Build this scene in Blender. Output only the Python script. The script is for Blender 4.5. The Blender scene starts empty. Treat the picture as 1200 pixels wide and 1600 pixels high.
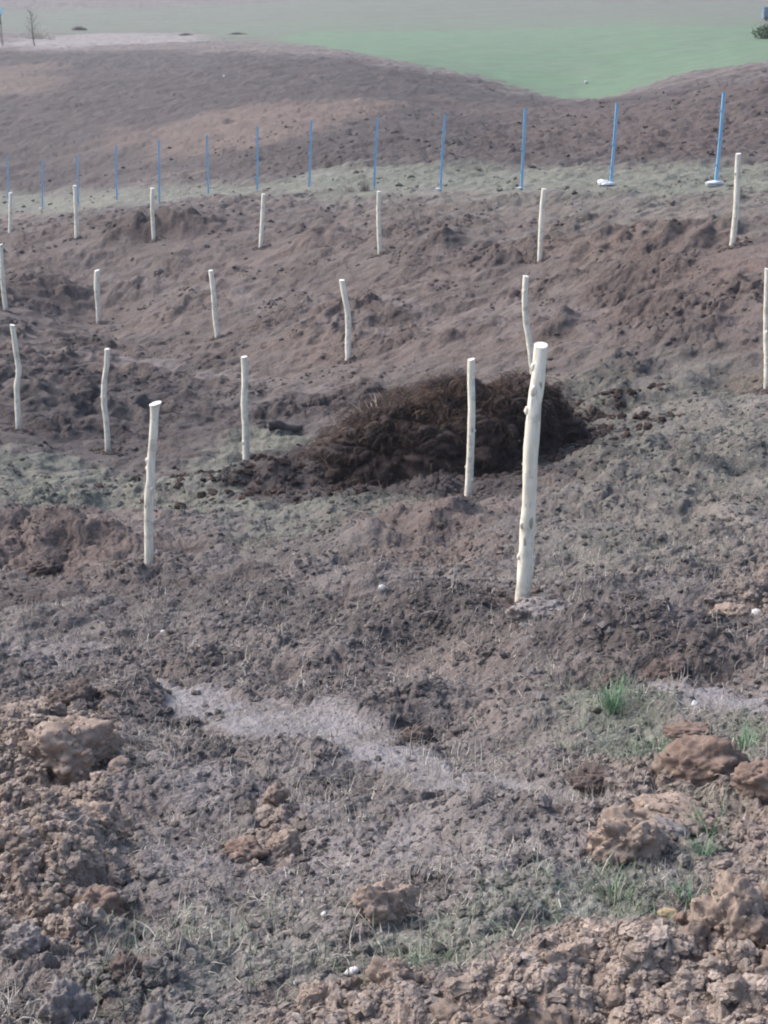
import bpy, bmesh, math, json, random
import numpy as np
from mathutils import Vector, Matrix
sc = bpy.context.scene
COL = sc.collection
# ------------------------------------------------------------------ camera, sky, sun, exposure
cam = bpy.data.cameras.new('camera'); camo = bpy.data.objects.new('camera', cam); COL.objects.link(camo)
cam.sensor_fit = 'VERTICAL'; cam.sensor_height = 24.0; cam.lens = 36.0
cam.clip_start = 0.05; cam.clip_end = 3000
camo.location = (0, 0, 1.6); camo.rotation_euler = (math.radians(90 - 16), 0, 0)
cam.dof.use_dof = False
sc.camera = camo
W = bpy.data.worlds.new('World'); sc.world = W; W.use_nodes = True
nt = W.node_tree; nt.nodes.clear()
sky = nt.nodes.new('ShaderNodeTexSky'); sky.sky_type = 'NISHITA'; sky.sun_disc = False
SUN_EL, SUN_AZ = math.radians(44), math.radians(-65)      # azimuth from +Y, towards -X (left, slightly ahead)
sky.sun_elevation = SUN_EL; sky.sun_rotation = SUN_AZ; sky.dust_density = 3.0; sky.air_density = 1.0; sky.ozone_density = 1.0
bg = nt.nodes.new('ShaderNodeBackground'); bg.inputs[1].default_value = 0.12
wo = nt.nodes.new('ShaderNodeOutputWorld')
nt.links.new(sky.outputs[0], bg.inputs[0]); nt.links.new(bg.outputs[0], wo.inputs[0])
sl = bpy.data.lights.new('sun', 'SUN'); sl.energy = 1.4; sl.angle = math.radians(32); sl.color = (1.0, 0.95, 0.93)
so = bpy.data.objects.new('sun', sl); COL.objects.link(so); so.location = (-20, 10, 40)
sd = Vector((math.sin(SUN_AZ) * math.cos(SUN_EL), math.cos(SUN_AZ) * math.cos(SUN_EL), math.sin(SUN_EL)))
so.rotation_euler = (-sd).to_track_quat('-Z', 'Y').to_euler()
sc.view_settings.view_transform = 'Standard'; sc.view_settings.look = 'None'
sc.view_settings.gamma = 1.0; sc.view_settings.use_curve_mapping = False
sc.view_settings.exposure = 1.3
sc.render.engine = 'CYCLES'
sc.cycles.filter_width = 2.0
sc.cycles.volume_bounces = 0; sc.cycles.max_bounces = 5; sc.cycles.diffuse_bounces = 3
sc.cycles.volume_step_rate = 4

D = json.loads('''{"uv":[[0.0759,0.7933],[-0.1697,1.0553],[0.0684,1.1992],[-0.1224,1.324],[-0.261,1.4094],[-0.3435,1.4091],[0.3283,1.2957],[0.1405,1.4329],
[-0.0378,1.5999],[-0.1917,1.7564],[-0.3567,1.9103],[-0.4428,1.7933],[0.3384,1.5064],[0.172,1.7091],[-0.0053,1.8309],[-0.1568,1.9664],[-0.2955,1.9897],
[-0.3963,2.0015],[-0.5138,2.1309],[0.3927,1.8556],[0.2797,1.9395],[0.1754,2.0044],[0.0742,2.0633],[-0.0126,2.1231],[-0.1031,2.1753],[-0.1797,2.2188],
[-0.2552,2.2677],[-0.3301,2.2947],[-0.3993,2.3381],[-0.4664,2.3844],[-0.5293,2.4207],[-0.59,2.4555],[-0.1144,0.3977],[-0.0568,0.395],[0.0,0.3908],
[0.0554,0.3852],[0.1088,0.3784],[-0.1539,0.5565],[-0.0509,0.5523],[0.0485,0.526],[0.1394,0.506],[-0.1937,0.7181],[-0.0316,0.7026],[0.116,0.6451],
[0.1985,0.7503],[0.2056,0.9485],[-0.2409,0.9096],[-0.0405,0.9238],[0.3306,2.7385],[-0.7508,3.1369],[-0.1821,3.041],[0.6135,2.556],[0.0573,2.8604],
[-0.9022,3.8006],[-0.3048,3.852],[0.3003,3.7952],[0.8708,3.6684],[0.0,3.3946],[0.6345,3.1935],[-0.5486,3.4476],[-0.6717,2.7677],[-0.3272,2.7024],
[0.0,2.4549],[0.4835,2.1733],[0.2734,2.2482],[0.4286,1.8086],[0.2606,0.3106],[0.5446,0.6491],[0.9425,1.1233],[1.5413,1.8369],[2.273,2.7088],
[2.8506,3.3972],[-0.2606,0.3106],[-0.5446,0.6491],[-0.9425,1.1233],[-1.5413,1.8369],[-2.273,2.7088],[-2.8506,3.3972],[0.3916,0.1049],[0.8184,0.2193],
[1.4164,0.3795],[2.3162,0.6206],[3.4156,0.9152],[4.2837,1.1478],[-0.3916,0.1049],[-0.8184,0.2193],[-1.4164,0.3795],[-2.3162,0.6206],[-3.4156,0.9152],
[-4.2837,1.1478],[0.3511,-0.2027],[0.7338,-0.4236],[1.2699,-0.7332],[2.0766,-1.1989],[3.0624,-1.7681],[3.8406,-2.2174],[-0.3511,-0.2027],
[-0.7338,-0.4236],[-1.2699,-0.7332],[-2.0766,-1.1989],[-3.0624,-1.7681],[-3.8406,-2.2174],[0.0,-0.4055],[0.0,-0.8473],[0.0,-1.4663],[0.0,-2.3979],
[0.0,-3.5361],[0.0,-4.4348],[-1.7012,3.6482],[-1.8742,4.0193],[-0.9738,3.9058],[-1.0729,4.303],[0.0,4.0254],[0.0,4.4348],[0.9738,3.9058],
[1.0729,4.303],[1.7012,3.6482],[1.8742,4.0193],[0.0,0.0953]],
"w":[2.08938,-3.15226,-2.51944,4.10033,-9.38314,7.30012,-7.18955,-2.08823,-1.88371,-1.83366,-66.08148,18.83813,12.53248,-4.80582,9.42397,-5.18973,29.31497,30.96203,-2.00721,-2.73829,2.59585,-1.88151,-0.82495,-0.25261,2.78185,-3.69156,1.00191,-13.09702,11.75774,-2.63125,-6.1851,-2.60433,0.60895,0.08278,0.22861,-0.17477,-1.15565,0.5789,-0.96308,-1.1035,3.35151,0.36419,-2.96449,-1.42917,-0.17857,3.24978,1.536,2.07987,-14.32568,8.88959,3.84176,8.63658,5.27183,-22.88386,-5.23303,-5.09028,-6.15884,-0.28753,6.11305,-0.83652,-3.94336,1.50919,4.3939,-1.35066,-0.65828,0.58052,-0.11227,-0.49802,-0.61368,0.03888,-2.88736,1.11444,0.27311,0.00547,-0.58717,2.56803,-5.3997,2.21372,0.04395,-0.02686,0.46665,1.05937,-3.47337,2.56727,0.07966,-0.08427,0.07653,2.22362,-6.67377,4.43449,-0.26988,-0.08719,0.28623,0.59939,-3.45032,2.6194,-0.05417,0.00422,0.23555,1.81872,-6.44767,4.35038,-0.35621,0.0364,0.32646,1.02556,-4.63841,3.42599,-3.07031,3.70692,16.05775,2.28433,2.48509,3.7994,-0.73367,3.42908,-6.18209,5.92735,0.82535,-252.63686,-1.85874,5.00488],
"rows":[[0.0,262.243],[50.0,172.67],[100.0,111.172],[150.0,89.269],[200.0,64.215],[250.0,51.96],[300.0,42.738],[350.0,36.158],[400.0,31.25],
[450.0,28.382],[500.0,25.925],[550.0,23.594],[600.0,21.309],[650.0,19.167],[700.0,17.192],[750.0,15.398],[800.0,13.602],[850.0,11.127],[900.0,8.691],
[950.0,7.677],[1000.0,7.003],[1050.0,6.467],[1100.0,5.981],[1150.0,5.512],[1200.0,5.072],[1250.0,4.672],[1300.0,4.309],[1350.0,3.985],[1400.0,3.698],
[1450.0,3.449],[1500.0,3.231],[1550.0,3.04],[1600.0,2.869]],"polys":[["grass",0.55,0.1,0.12,[[1.06,5.23],[1.19,5.12],[1.31,5.01],[1.34,4.77],
[1.36,4.55],[1.26,4.45],[1.15,4.35],[1.09,4.48],[1.03,4.62],[1.0,4.76],[0.98,4.91],[1.02,5.07]]],["grass",0.35,0.2,0.2,[[-0.77,3.95],[-0.54,3.86],
[-0.32,3.77],[-0.13,3.47],[0.03,3.23],[-0.12,3.07],[-0.25,2.93],[-0.42,3.0],[-0.59,3.07],[-0.67,3.46]]],["tan",0.14,2.5,3,[[-13.63,84.18],
[-10.46,83.59],[-7.43,83.78],[-4.62,81.97],[-1.97,81.4],[-0.63,78.28],[0.61,75.35],[-0.57,70.31],[-1.62,66.7],[-4.17,66.42],[-6.83,67.27],
[-9.68,71.06],[-12.79,74.85],[-13.2,79.36]]],["tan",0.14,2.5,3,[[-33.5,126.83],[-29.97,125.89],[-26.63,125.6],[-24.5,116.4],[-22.74,108.86],
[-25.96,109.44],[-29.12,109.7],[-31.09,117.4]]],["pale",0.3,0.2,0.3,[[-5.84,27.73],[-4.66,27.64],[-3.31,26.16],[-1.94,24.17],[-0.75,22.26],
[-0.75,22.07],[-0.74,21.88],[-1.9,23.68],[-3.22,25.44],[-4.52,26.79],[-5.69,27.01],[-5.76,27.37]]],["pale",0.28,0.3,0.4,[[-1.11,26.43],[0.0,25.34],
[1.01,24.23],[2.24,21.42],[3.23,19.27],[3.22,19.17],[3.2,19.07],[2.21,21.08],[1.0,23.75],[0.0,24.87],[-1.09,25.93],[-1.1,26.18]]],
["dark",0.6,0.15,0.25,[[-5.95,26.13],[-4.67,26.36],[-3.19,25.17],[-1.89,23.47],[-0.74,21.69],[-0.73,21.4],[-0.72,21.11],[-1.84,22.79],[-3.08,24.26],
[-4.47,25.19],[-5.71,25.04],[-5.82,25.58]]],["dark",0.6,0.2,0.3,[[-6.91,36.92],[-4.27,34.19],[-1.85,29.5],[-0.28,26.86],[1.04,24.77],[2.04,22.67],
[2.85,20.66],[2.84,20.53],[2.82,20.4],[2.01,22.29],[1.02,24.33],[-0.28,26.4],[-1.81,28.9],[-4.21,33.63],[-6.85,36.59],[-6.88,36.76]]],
["dark",0.85,2.5,3,[[-39.88,142.71],[-27.57,138.18],[-16.19,135.23],[-9.14,120.52],[-3.54,110.84],[1.59,99.35],[6.13,95.43],[8.37,90.54],[9.65,79.88],
[11.92,80.06],[13.31,75.29],[15.14,68.63],[17.93,67.85],[13.19,49.53],[9.78,36.43],[6.51,42.12],[1.97,48.39],[-2.09,51.24],[-7.24,59.14],
[-14.34,70.17],[-21.17,73.95],[-28.02,99.07]]],["dark",0.38,1.5,1.5,[[-18.15,63.06],[-8.15,49.66],[-1.74,42.58],[0.48,38.91],[2.31,35.15],
[4.74,28.09],[5.89,21.66],[5.2,18.9],[4.71,16.94],[3.52,17.37],[2.3,18.12],[2.03,17.07],[1.78,15.96],[0.58,17.08],[-0.78,18.21],[-1.6,18.63],
[-2.43,18.94],[-4.01,18.72],[-5.31,17.72],[-8.02,27.32]]],["dark",0.5,0.06,0.08,[[-0.42,6.31],[-0.15,6.08],[0.1,5.83],[0.18,5.61],[0.24,5.39],
[0.23,5.25],[0.21,5.11],[0.11,5.3],[0.0,5.51],[-0.2,5.76],[-0.41,6.01],[-0.42,6.16]]],["grass",0.75,1.2,0.8,[[-19.73,73.07],[-16.04,70.68],
[-12.01,65.23],[-9.35,61.02],[-7.1,57.94],[-5.37,54.75],[-3.8,51.7],[-2.97,52.01],[-2.14,52.41],[-1.04,51.13],[0.0,50.26],[1.0,48.95],[1.95,47.8],
[3.26,45.77],[4.44,43.64],[5.53,41.74],[6.49,39.86],[8.11,37.57],[9.52,35.43],[8.57,31.81],[7.62,28.24],[6.9,29.08],[6.2,30.3],[5.64,32.44],
[4.91,34.26],[4.03,35.85],[3.08,37.59],[2.03,39.68],[0.85,41.71],[0.09,41.89],[-0.69,42.09],[-1.89,44.02],[-3.24,46.64],[-4.64,48.26],[-6.26,50.96],
[-8.21,53.37],[-10.07,54.5],[-14.4,63.19],[-17.74,65.47],[-18.77,69.41]]],["grass",0.22,2.0,1.5,[[-0.71,43.57],[1.34,41.09],[3.15,38.51],[6.0,34.15],
[8.04,29.83],[6.59,24.32],[5.89,21.66],[5.05,23.1],[4.5,27.35],[3.55,30.77],[2.2,33.45],[1.18,35.82],[0.0,38.59],[-0.34,40.99]]],
["field",0.55,5,4,[[-32.56,204.82],[-21.07,212.16],[-8.54,215.12],[22.96,206.69],[49.52,189.17],[37.51,143.02],[30.45,115.86],[14.85,138.01],
[-6.51,136.16],[-11.9,153.14],[-18.44,171.57],[-25.19,189.01]]],["field",1.0,0.7,1.5,[[-10.42,153.9],[-6.88,138.1],[-4.03,126.23],[-0.68,113.79],
[2.12,105.77],[4.26,101.26],[6.3,98.19],[7.75,94.09],[9.01,89.66],[9.8,87.79],[10.31,83.96],[11.23,83.92],[11.98,82.75],[13.73,85.48],[15.44,87.5],
[16.67,88.51],[17.99,89.89],[19.15,82.53],[21.16,80.22],[29.27,111.3],[39.08,149.05],[35.03,145.71],[31.38,143.53],[28.88,152.99],[26.77,168.42],
[20.45,171.54],[13.67,171.9],[6.88,173.08],[0.0,172.67],[-4.17,174.72],[-8.46,177.22],[-9.56,165.57]]],["field",0.42,9,9,[[-94.04,237.88],[0.0,276.3],
[86.88,219.78],[67.36,169.86],[49.59,124.62],[41.21,124.79],[33.73,128.49],[23.75,138.83],[12.4,155.83],[0.93,155.48],[-10.42,153.9],[-14.82,169.24],
[-19.82,184.5],[-45.96,181.93],[-70.26,176.62],[-80.92,204.06]]],["grass",0.6,0.25,0.3,[[-4.83,17.04],[-4.4,17.53],[-3.98,18.19],[-3.44,17.61],
[-2.88,16.72],[-2.55,16.94],[-2.2,17.04],[-2.14,18.15],[-2.05,19.21],[-1.74,19.42],[-1.42,19.59],[-1.13,18.92],[-0.86,18.27],[-1.18,17.84],
[-1.49,17.32],[-1.57,16.25],[-1.66,15.33],[-1.28,14.85],[-0.93,14.39],[-0.8,13.63],[-0.67,12.82],[-1.24,13.63],[-1.86,14.31],[-2.27,14.56],
[-2.68,14.75],[-3.37,14.42],[-4.01,14.0],[-4.4,15.48]]],["grass",0.35,0.6,0.5,[[2.36,18.66],[3.56,17.58],[4.71,16.94],[4.03,14.32],[2.87,10.04],
[2.29,9.99],[1.79,10.32],[1.81,12.87],[1.56,14.52],[1.86,16.49],[2.17,18.29],[2.27,18.48]]],["grass",0.7,0.12,0.15,[[0.65,5.82],[0.79,5.8],
[0.93,5.77],[1.02,5.54],[1.1,5.31],[1.04,5.01],[0.99,4.73],[0.91,4.64],[0.83,4.56],[0.74,4.78],[0.64,5.01],[0.65,5.41]]],
["grass",0.6,0.1,0.12,[[0.94,4.27],[0.97,4.18],[1.0,4.1],[0.91,3.74],[0.84,3.45],[0.76,3.31],[0.69,3.18],[0.57,3.18],[0.45,3.19],[0.3,3.12],
[0.15,3.06],[0.01,3.07],[-0.12,3.09],[-0.02,3.28],[0.08,3.48],[0.25,3.58],[0.43,3.67],[0.51,3.69],[0.6,3.71],[0.68,3.58],[0.75,3.47],[0.83,3.82]]],
["grass",0.4,0.2,0.3,[[-1.75,14.99],[-0.86,14.71],[0.0,14.35],[0.36,13.77],[0.68,13.03],[0.22,12.54],[-0.21,12.0],[-0.68,12.01],[-1.15,11.97],
[-1.44,13.52]]],["grass",0.25,0.5,0.5,[[1.29,11.94],[2.1,11.43],[2.92,11.27],[2.3,8.82],[2.01,7.65],[1.51,7.67],[1.02,7.76],[1.07,8.96]]],
["silt",1.0,0.04,0.06,[[-1.06,6.58],[-0.8,6.4],[-0.56,6.22],[-0.32,6.0],[-0.1,5.75],[0.01,5.56],[0.12,5.38],[0.21,5.18],[0.29,4.98],[0.39,4.78],
[0.48,4.59],[0.6,4.43],[0.71,4.27],[0.66,4.21],[0.61,4.15],[0.49,4.28],[0.36,4.41],[0.25,4.59],[0.13,4.79],[0.05,4.96],[-0.05,5.13],[-0.14,5.27],
[-0.25,5.41],[-0.4,5.55],[-0.57,5.69],[-0.73,5.88],[-0.9,6.08],[-0.98,6.32]]],["silt",0.38,0.25,0.25,[[-1.05,5.49],[-0.5,5.19],[0.0,4.83],[0.31,4.43],
[0.56,4.07],[0.66,3.79],[0.75,3.56],[0.67,3.37],[0.6,3.19],[0.22,3.12],[-0.14,3.02],[-0.36,2.97],[-0.56,2.93],[-0.66,3.44],[-0.81,4.14],
[-0.92,4.75]]],["silt",0.15,0.2,0.2,[[-1.02,6.5],[-0.81,6.57],[-0.59,6.61],[-0.19,6.03],[0.15,5.44],[0.32,5.01],[0.46,4.61],[0.52,4.36],[0.57,4.13],
[0.31,4.47],[0.0,4.83],[-0.36,5.24],[-0.77,5.65],[-0.89,6.06]]],["silt",0.9,0.05,0.1,[[1.12,5.66],[1.27,5.46],[1.42,5.26],[1.45,5.09],[1.47,4.94],
[1.39,4.97],[1.31,5.01],[1.21,5.21],[1.1,5.42],[1.11,5.54]]],["silt",0.7,0.05,0.06,[[0.44,3.77],[0.53,3.71],[0.61,3.65],[0.61,3.54],[0.61,3.43],
[0.54,3.4],[0.48,3.38],[0.45,3.47],[0.42,3.58],[0.43,3.67]]],["silt",0.6,0.05,0.06,[[-0.43,3.68],[-0.32,3.65],[-0.2,3.61],[-0.18,3.45],[-0.16,3.3],
[-0.29,3.3],[-0.42,3.29],[-0.43,3.48]]],["silt",0.5,0.05,0.06,[[-0.02,4.57],[0.07,4.57],[0.17,4.57],[0.18,4.23],[0.18,3.92],[0.09,3.99],[0.0,4.05],
[-0.01,4.3]]],["silt",0.4,0.08,0.1,[[-2.21,8.31],[-1.91,8.12],[-1.62,7.92],[-1.35,7.42],[-1.12,7.0],[-1.33,6.93],[-1.53,6.85],[-1.71,6.95],
[-1.89,7.06],[-2.04,7.62]]],["silt",0.45,0.08,0.1,[[-0.59,3.07],[-0.42,3.05],[-0.26,3.04],[-0.26,2.86],[-0.26,2.71],[-0.39,2.72],[-0.53,2.73],
[-0.56,2.89]]],["pale",0.8,2.5,3,[[-37.15,163.65],[-34.77,172.98],[-32.11,183.38],[-25.92,180.95],[-19.65,176.3],[-18.11,165.38],[-16.68,155.06],
[-20.43,153.06],[-23.97,150.3],[-27.31,145.71],[-30.53,141.71],[-34.27,143.19],[-38.79,147.36],[-37.54,153.15]]],
["pale",0.35,0.25,0.25,[[-6.99,37.43],[-5.66,36.29],[-4.32,34.56],[-3.06,32.62],[-1.89,30.26],[-0.29,27.5],[1.06,25.46],[2.09,23.24],[2.9,21.0],
[2.88,20.89],[2.87,20.79],[2.06,22.9],[1.05,25.06],[-0.28,27.08],[-1.86,29.69],[-3.01,32.03],[-4.26,34.08],[-5.61,35.95],[-6.94,37.12],
[-6.96,37.27]]],["dark",0.7,0.5,0.5,[[-6.24,22.33],[-5.61,23.26],[-4.92,24.24],[-4.24,24.15],[-3.53,23.77],[-2.95,22.8],[-2.41,21.81],[-2.24,20.63],
[-2.08,19.47],[-2.27,18.23],[-2.4,16.89],[-2.76,17.11],[-3.11,17.21],[-3.59,17.78],[-4.04,18.11],[-4.48,17.74],[-4.94,17.49],[-5.51,19.61]]],
["dark",0.95,0.4,0.4,[[-1.91,16.42],[-1.67,17.33],[-1.41,18.24],[-1.01,18.17],[-0.62,18.08],[0.79,16.89],[2.02,15.72],[2.02,14.74],[1.99,13.6],
[1.73,13.39],[1.48,13.16],[0.78,13.83],[0.0,14.17],[-0.7,14.71],[-1.44,15.19],[-1.67,15.76]]],["dark",0.7,0.15,0.2,[[-3.01,11.88],[-2.8,11.75],
[-2.59,11.61],[-2.45,11.16],[-2.3,10.67],[-2.39,10.47],[-2.49,10.28],[-2.65,10.57],[-2.81,10.84],[-2.91,11.37]]],["dark",0.7,0.15,0.2,[[-2.8,9.95],
[-2.51,9.91],[-2.21,9.85],[-2.08,9.36],[-1.97,8.94],[-2.15,8.87],[-2.33,8.79],[-2.45,8.96],[-2.58,9.13],[-2.69,9.52]]],
["dark",0.5,0.15,0.25,[[-2.0,10.84],[-1.37,10.1],[-0.8,9.13],[-0.18,8.32],[0.34,7.74],[0.57,7.33],[0.77,7.01],[0.96,6.68],[1.13,6.38],[1.36,6.23],
[1.57,6.08],[1.5,5.8],[1.44,5.52],[1.18,5.65],[0.91,5.79],[0.75,6.15],[0.58,6.55],[0.3,6.76],[0.0,7.0],[-0.42,7.5],[-0.9,8.12],[-1.23,8.33],
[-1.58,8.51],[-1.75,9.47]]],["dark",0.8,0.5,0.6,[[-10.69,49.96],[-6.44,41.19],[-3.99,40.46],[-4.04,39.21],[-4.1,38.21],[-5.4,38.47],[-6.78,39.09],
[-7.84,40.49]]],["dark",0.8,0.4,0.4,[[-2.33,37.61],[-1.67,36.9],[-1.04,36.02],[-1.01,34.87],[-0.98,33.76],[-1.58,34.79],[-2.21,35.68],[-2.27,36.64]]],
["dark",0.7,0.3,0.3,[[0.67,32.63],[1.15,31.95],[1.62,31.35],[1.6,30.43],[1.59,29.6],[1.18,30.1],[0.76,30.61],[0.72,31.54]]],
["dark",0.7,0.3,0.3,[[2.26,22.01],[2.47,21.5],[2.68,21.03],[2.6,20.47],[2.51,19.95],[2.33,20.19],[2.15,20.43],[2.2,21.17]]],
["dark",0.6,0.2,0.2,[[3.81,17.38],[4.05,17.32],[4.29,17.26],[4.18,16.77],[4.06,16.26],[3.84,16.48],[3.61,16.7],[3.71,17.05]]],
["dark",0.5,0.8,1,[[-9.79,35.69],[-8.7,36.07],[-7.6,36.52],[-7.44,35.68],[-7.24,34.63],[-7.51,30.97],[-8.03,29.06],[-8.86,32.2]]],
["dark",0.45,0.4,0.5,[[-6.95,30.74],[-5.2,31.38],[-2.89,27.48],[-1.76,25.28],[-0.79,23.47],[-0.77,22.87],[-0.75,22.26],[-1.92,23.95],[-3.24,25.58],
[-4.84,27.31],[-6.2,27.31],[-6.54,28.85]]],["dark",0.9,0.3,0.3,[[-2.05,15.85],[-1.72,16.99],[-1.32,18.18],[-0.86,17.39],[-0.43,16.72],[0.8,15.55],
[1.84,14.22],[2.06,13.5],[2.24,12.66],[1.96,12.24],[1.68,11.74],[1.2,12.94],[0.6,13.79],[0.0,13.89],[-0.6,13.91],[-1.28,14.85]]],
["dark",0.5,0.6,0.8,[[-0.37,21.79],[0.27,21.6],[0.9,21.32],[1.67,19.72],[2.33,18.39],[2.42,17.24],[2.48,16.17],[2.25,15.95],[2.02,15.72],[0.94,16.92],
[-0.31,18.24],[-0.34,19.97]]],["dark",0.5,2,3,[[-23.1,86.17],[-13.66,78.2],[-5.28,65.03],[-2.59,63.82],[0.0,64.21],[2.66,65.73],[5.6,69.44],
[4.43,54.7],[3.76,46.16],[1.57,48.15],[-0.83,50.67],[-3.74,53.92],[-7.22,58.9],[-13.58,69.24],[-19.95,73.92],[-21.49,79.9]]],
["dark",0.65,2,3,[[-29.12,109.7],[-23.25,109.21],[-17.23,107.31],[-11.98,103.01],[-7.14,98.98],[-4.06,91.94],[-1.39,86.4],[-5.53,80.69],[-9.64,79.49],
[-14.1,82.87],[-18.65,85.12],[-21.64,88.94],[-24.63,92.1],[-26.73,100.34]]],["dark",0.3,0.15,0.3,[[-2.5,8.85],[-1.79,8.17],[-1.18,7.58],[-0.55,7.05],
[0.0,6.57],[-0.06,6.2],[-0.11,5.84],[-0.63,6.36],[-1.23,6.9],[-1.55,6.66],[-1.85,6.42],[-2.11,7.41]]],["red",0.8,0.3,0.4,[[-0.38,12.63],[-0.2,13.33],
[0.0,13.98],[0.29,13.61],[0.57,13.15],[0.7,11.43],[0.75,9.5],[0.62,8.88],[0.52,8.41],[0.27,8.68],[0.0,8.99],[-0.17,10.8]]],
["red",0.75,0.5,0.6,[[2.22,29.83],[2.92,29.48],[3.58,28.95],[4.33,26.27],[4.79,23.23],[5.25,21.97],[5.87,21.57],[5.53,20.24],[5.28,19.24],
[4.71,19.52],[4.16,19.99],[3.59,21.61],[3.05,24.48],[2.6,26.08],[2.04,27.3],[2.12,28.52]]],["red",0.7,0.7,0.8,[[-2.76,30.0],[-1.82,29.02],
[-0.94,28.16],[-0.17,26.62],[0.53,25.21],[1.05,23.91],[1.51,22.56],[0.94,22.38],[0.37,22.13],[-0.6,23.7],[-1.7,25.22],[-2.19,27.4]]],
["red",0.6,0.2,0.3,[[-3.81,13.72],[-3.32,14.07],[-2.8,14.37],[-2.44,13.5],[-2.1,12.65],[-2.08,11.46],[-1.97,9.97],[-2.51,10.48],[-3.04,10.82],
[-3.43,12.29]]],["red",0.35,2,2,[[-16.72,63.59],[-6.6,43.46],[-1.67,40.66],[3.78,32.9],[6.59,24.32],[5.31,19.36],[4.71,16.94],[2.89,17.98],
[0.85,20.13],[-2.89,25.33],[-6.74,24.98],[-9.29,34.91]]],["red",0.75,1.5,3,[[-13.82,85.44],[-10.6,84.68],[-7.51,84.68],[-4.69,83.25],[-2.01,83.14],
[-0.64,79.72],[0.62,76.5],[-0.57,70.83],[-1.62,66.7],[-4.2,66.81],[-6.9,67.99],[-9.75,71.64],[-12.86,75.29],[-13.33,80.17]]],
["red",0.6,2,3,[[-33.5,126.83],[-29.97,125.89],[-26.63,125.6],[-24.5,116.4],[-22.74,108.86],[-25.96,109.44],[-29.12,109.7],[-31.09,117.4]]],
["red",0.35,1.5,2,[[3.36,83.43],[5.72,81.14],[7.6,75.36],[9.67,73.84],[10.89,67.62],[14.11,66.31],[17.93,67.85],[13.46,50.57],[10.22,38.12],
[8.2,42.03],[5.7,46.75],[5.02,62.07]]],["red",0.9,0.1,0.1,[[3.94,17.29],[4.33,17.12],[4.71,16.94],[4.61,16.53],[4.5,16.11],[4.2,16.4],[3.87,16.64],
[3.91,16.97]]],["tan",1.0,0.08,0.1,[[-1.91,6.43],[-1.65,6.5],[-1.39,6.57],[-1.23,6.0],[-1.1,5.5],[-0.98,4.96],[-0.87,4.49],[-0.8,4.08],[-0.73,3.72],
[-0.79,3.65],[-0.84,3.58],[-0.98,3.59],[-1.12,3.61],[-1.43,4.72]]],["tan",1.0,0.06,0.08,[[0.33,3.17],[0.44,3.18],[0.54,3.19],[0.61,3.16],[0.68,3.14],
[0.75,3.26],[0.82,3.37],[0.95,3.38],[1.08,3.4],[0.94,2.91],[0.83,2.51],[0.48,2.54],[0.11,2.57],[0.14,2.72],[0.17,2.88],[0.24,2.96],[0.32,3.03],
[0.32,3.1]]],["tan",0.8,0.05,0.08,[[-0.19,3.03],[-0.12,3.06],[-0.06,3.08],[0.01,3.09],[0.07,3.1],[0.11,2.81],[0.15,2.57],[-0.03,2.58],[-0.2,2.59],
[-0.19,2.79]]],["tan",0.9,0.05,0.06,[[-0.5,4.37],[-0.45,4.58],[-0.4,4.8],[-0.33,4.74],[-0.26,4.68],[-0.27,4.43],[-0.27,4.19],[-0.35,4.14],
[-0.42,4.09],[-0.46,4.23]]],["tan",0.6,0.15,0.15,[[1.76,7.41],[2.06,7.72],[2.4,8.11],[2.12,7.08],[1.9,6.31],[1.73,6.36],[1.56,6.42],[1.65,6.88]]],
["tan",0.65,0.1,0.1,[[1.06,4.21],[1.21,4.3],[1.36,4.39],[1.18,3.76],[1.06,3.32],[0.95,3.34],[0.85,3.37],[0.87,3.55],[0.89,3.75],[0.97,3.96]]],
["tan",0.5,0.08,0.1,[[0.65,4.75],[0.81,4.7],[0.97,4.65],[1.09,4.63],[1.21,4.61],[1.13,4.33],[1.05,4.08],[0.92,3.9],[0.8,3.73],[0.68,3.7],[0.56,3.67],
[0.6,4.14]]]],"bumps":[[0.74,7.02,0.45,0.25,0.1,0],[0.23,10.65,0.9,0.6,0.26,0],[2.09,13.68,0.8,0.5,0.22,0],[1.57,13.0,0.6,0.35,0.18,0],
[-1.95,15.05,1.2,0.3,-0.12,0],[-1.89,30.26,2,0.5,-0.15,0],[-4.86,25.58,2,0.5,-0.2,0],[-2.03,24.05,1.6,0.4,-0.12,0],[1.06,25.46,1.6,0.4,-0.12,0],
[3.55,21.32,1.5,0.4,-0.12,0],[3.6,17.79,1.2,0.4,-0.1,0],[1.12,8.58,1,0.25,-0.1,0],[-2.86,12.6,1.1,0.6,0.22,0],[-2.62,11.05,0.5,0.16,-0.14,0],
[-2.31,9.19,0.6,0.14,-0.14,0],[-0.69,8.72,1.2,0.25,0.1,-0.1],[0.33,7.36,0.9,0.22,0.1,-0.2],[1.14,6.27,0.7,0.22,0.15,-0.15],
[1.04,5.8,0.5,0.09,-0.1,-0.1],[0.16,7.03,0.5,0.12,-0.06,0],[-1.28,5.52,0.38,0.22,0.13,0],[-1.04,4.23,0.36,0.2,0.13,0],[-1.08,4.79,0.35,0.07,-0.09,0],
[-0.81,4.27,0.06,0.3,-0.05,0],[0.57,2.99,0.45,0.2,0.09,0],[0.83,3.19,0.12,0.1,0.1,0],[-0.85,3.35,0.35,0.15,0.1,0],[-0.76,3.42,0.14,0.08,-0.1,0],
[-0.06,2.98,0.25,0.12,0.05,0],[0.32,5.9,0.6,0.2,0.07,0],[1.64,11.85,1.1,0.7,0.26,0],[2.12,12.25,0.7,0.5,0.15,0],[-1.15,15.7,1.0,0.6,0.22,0],
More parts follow.
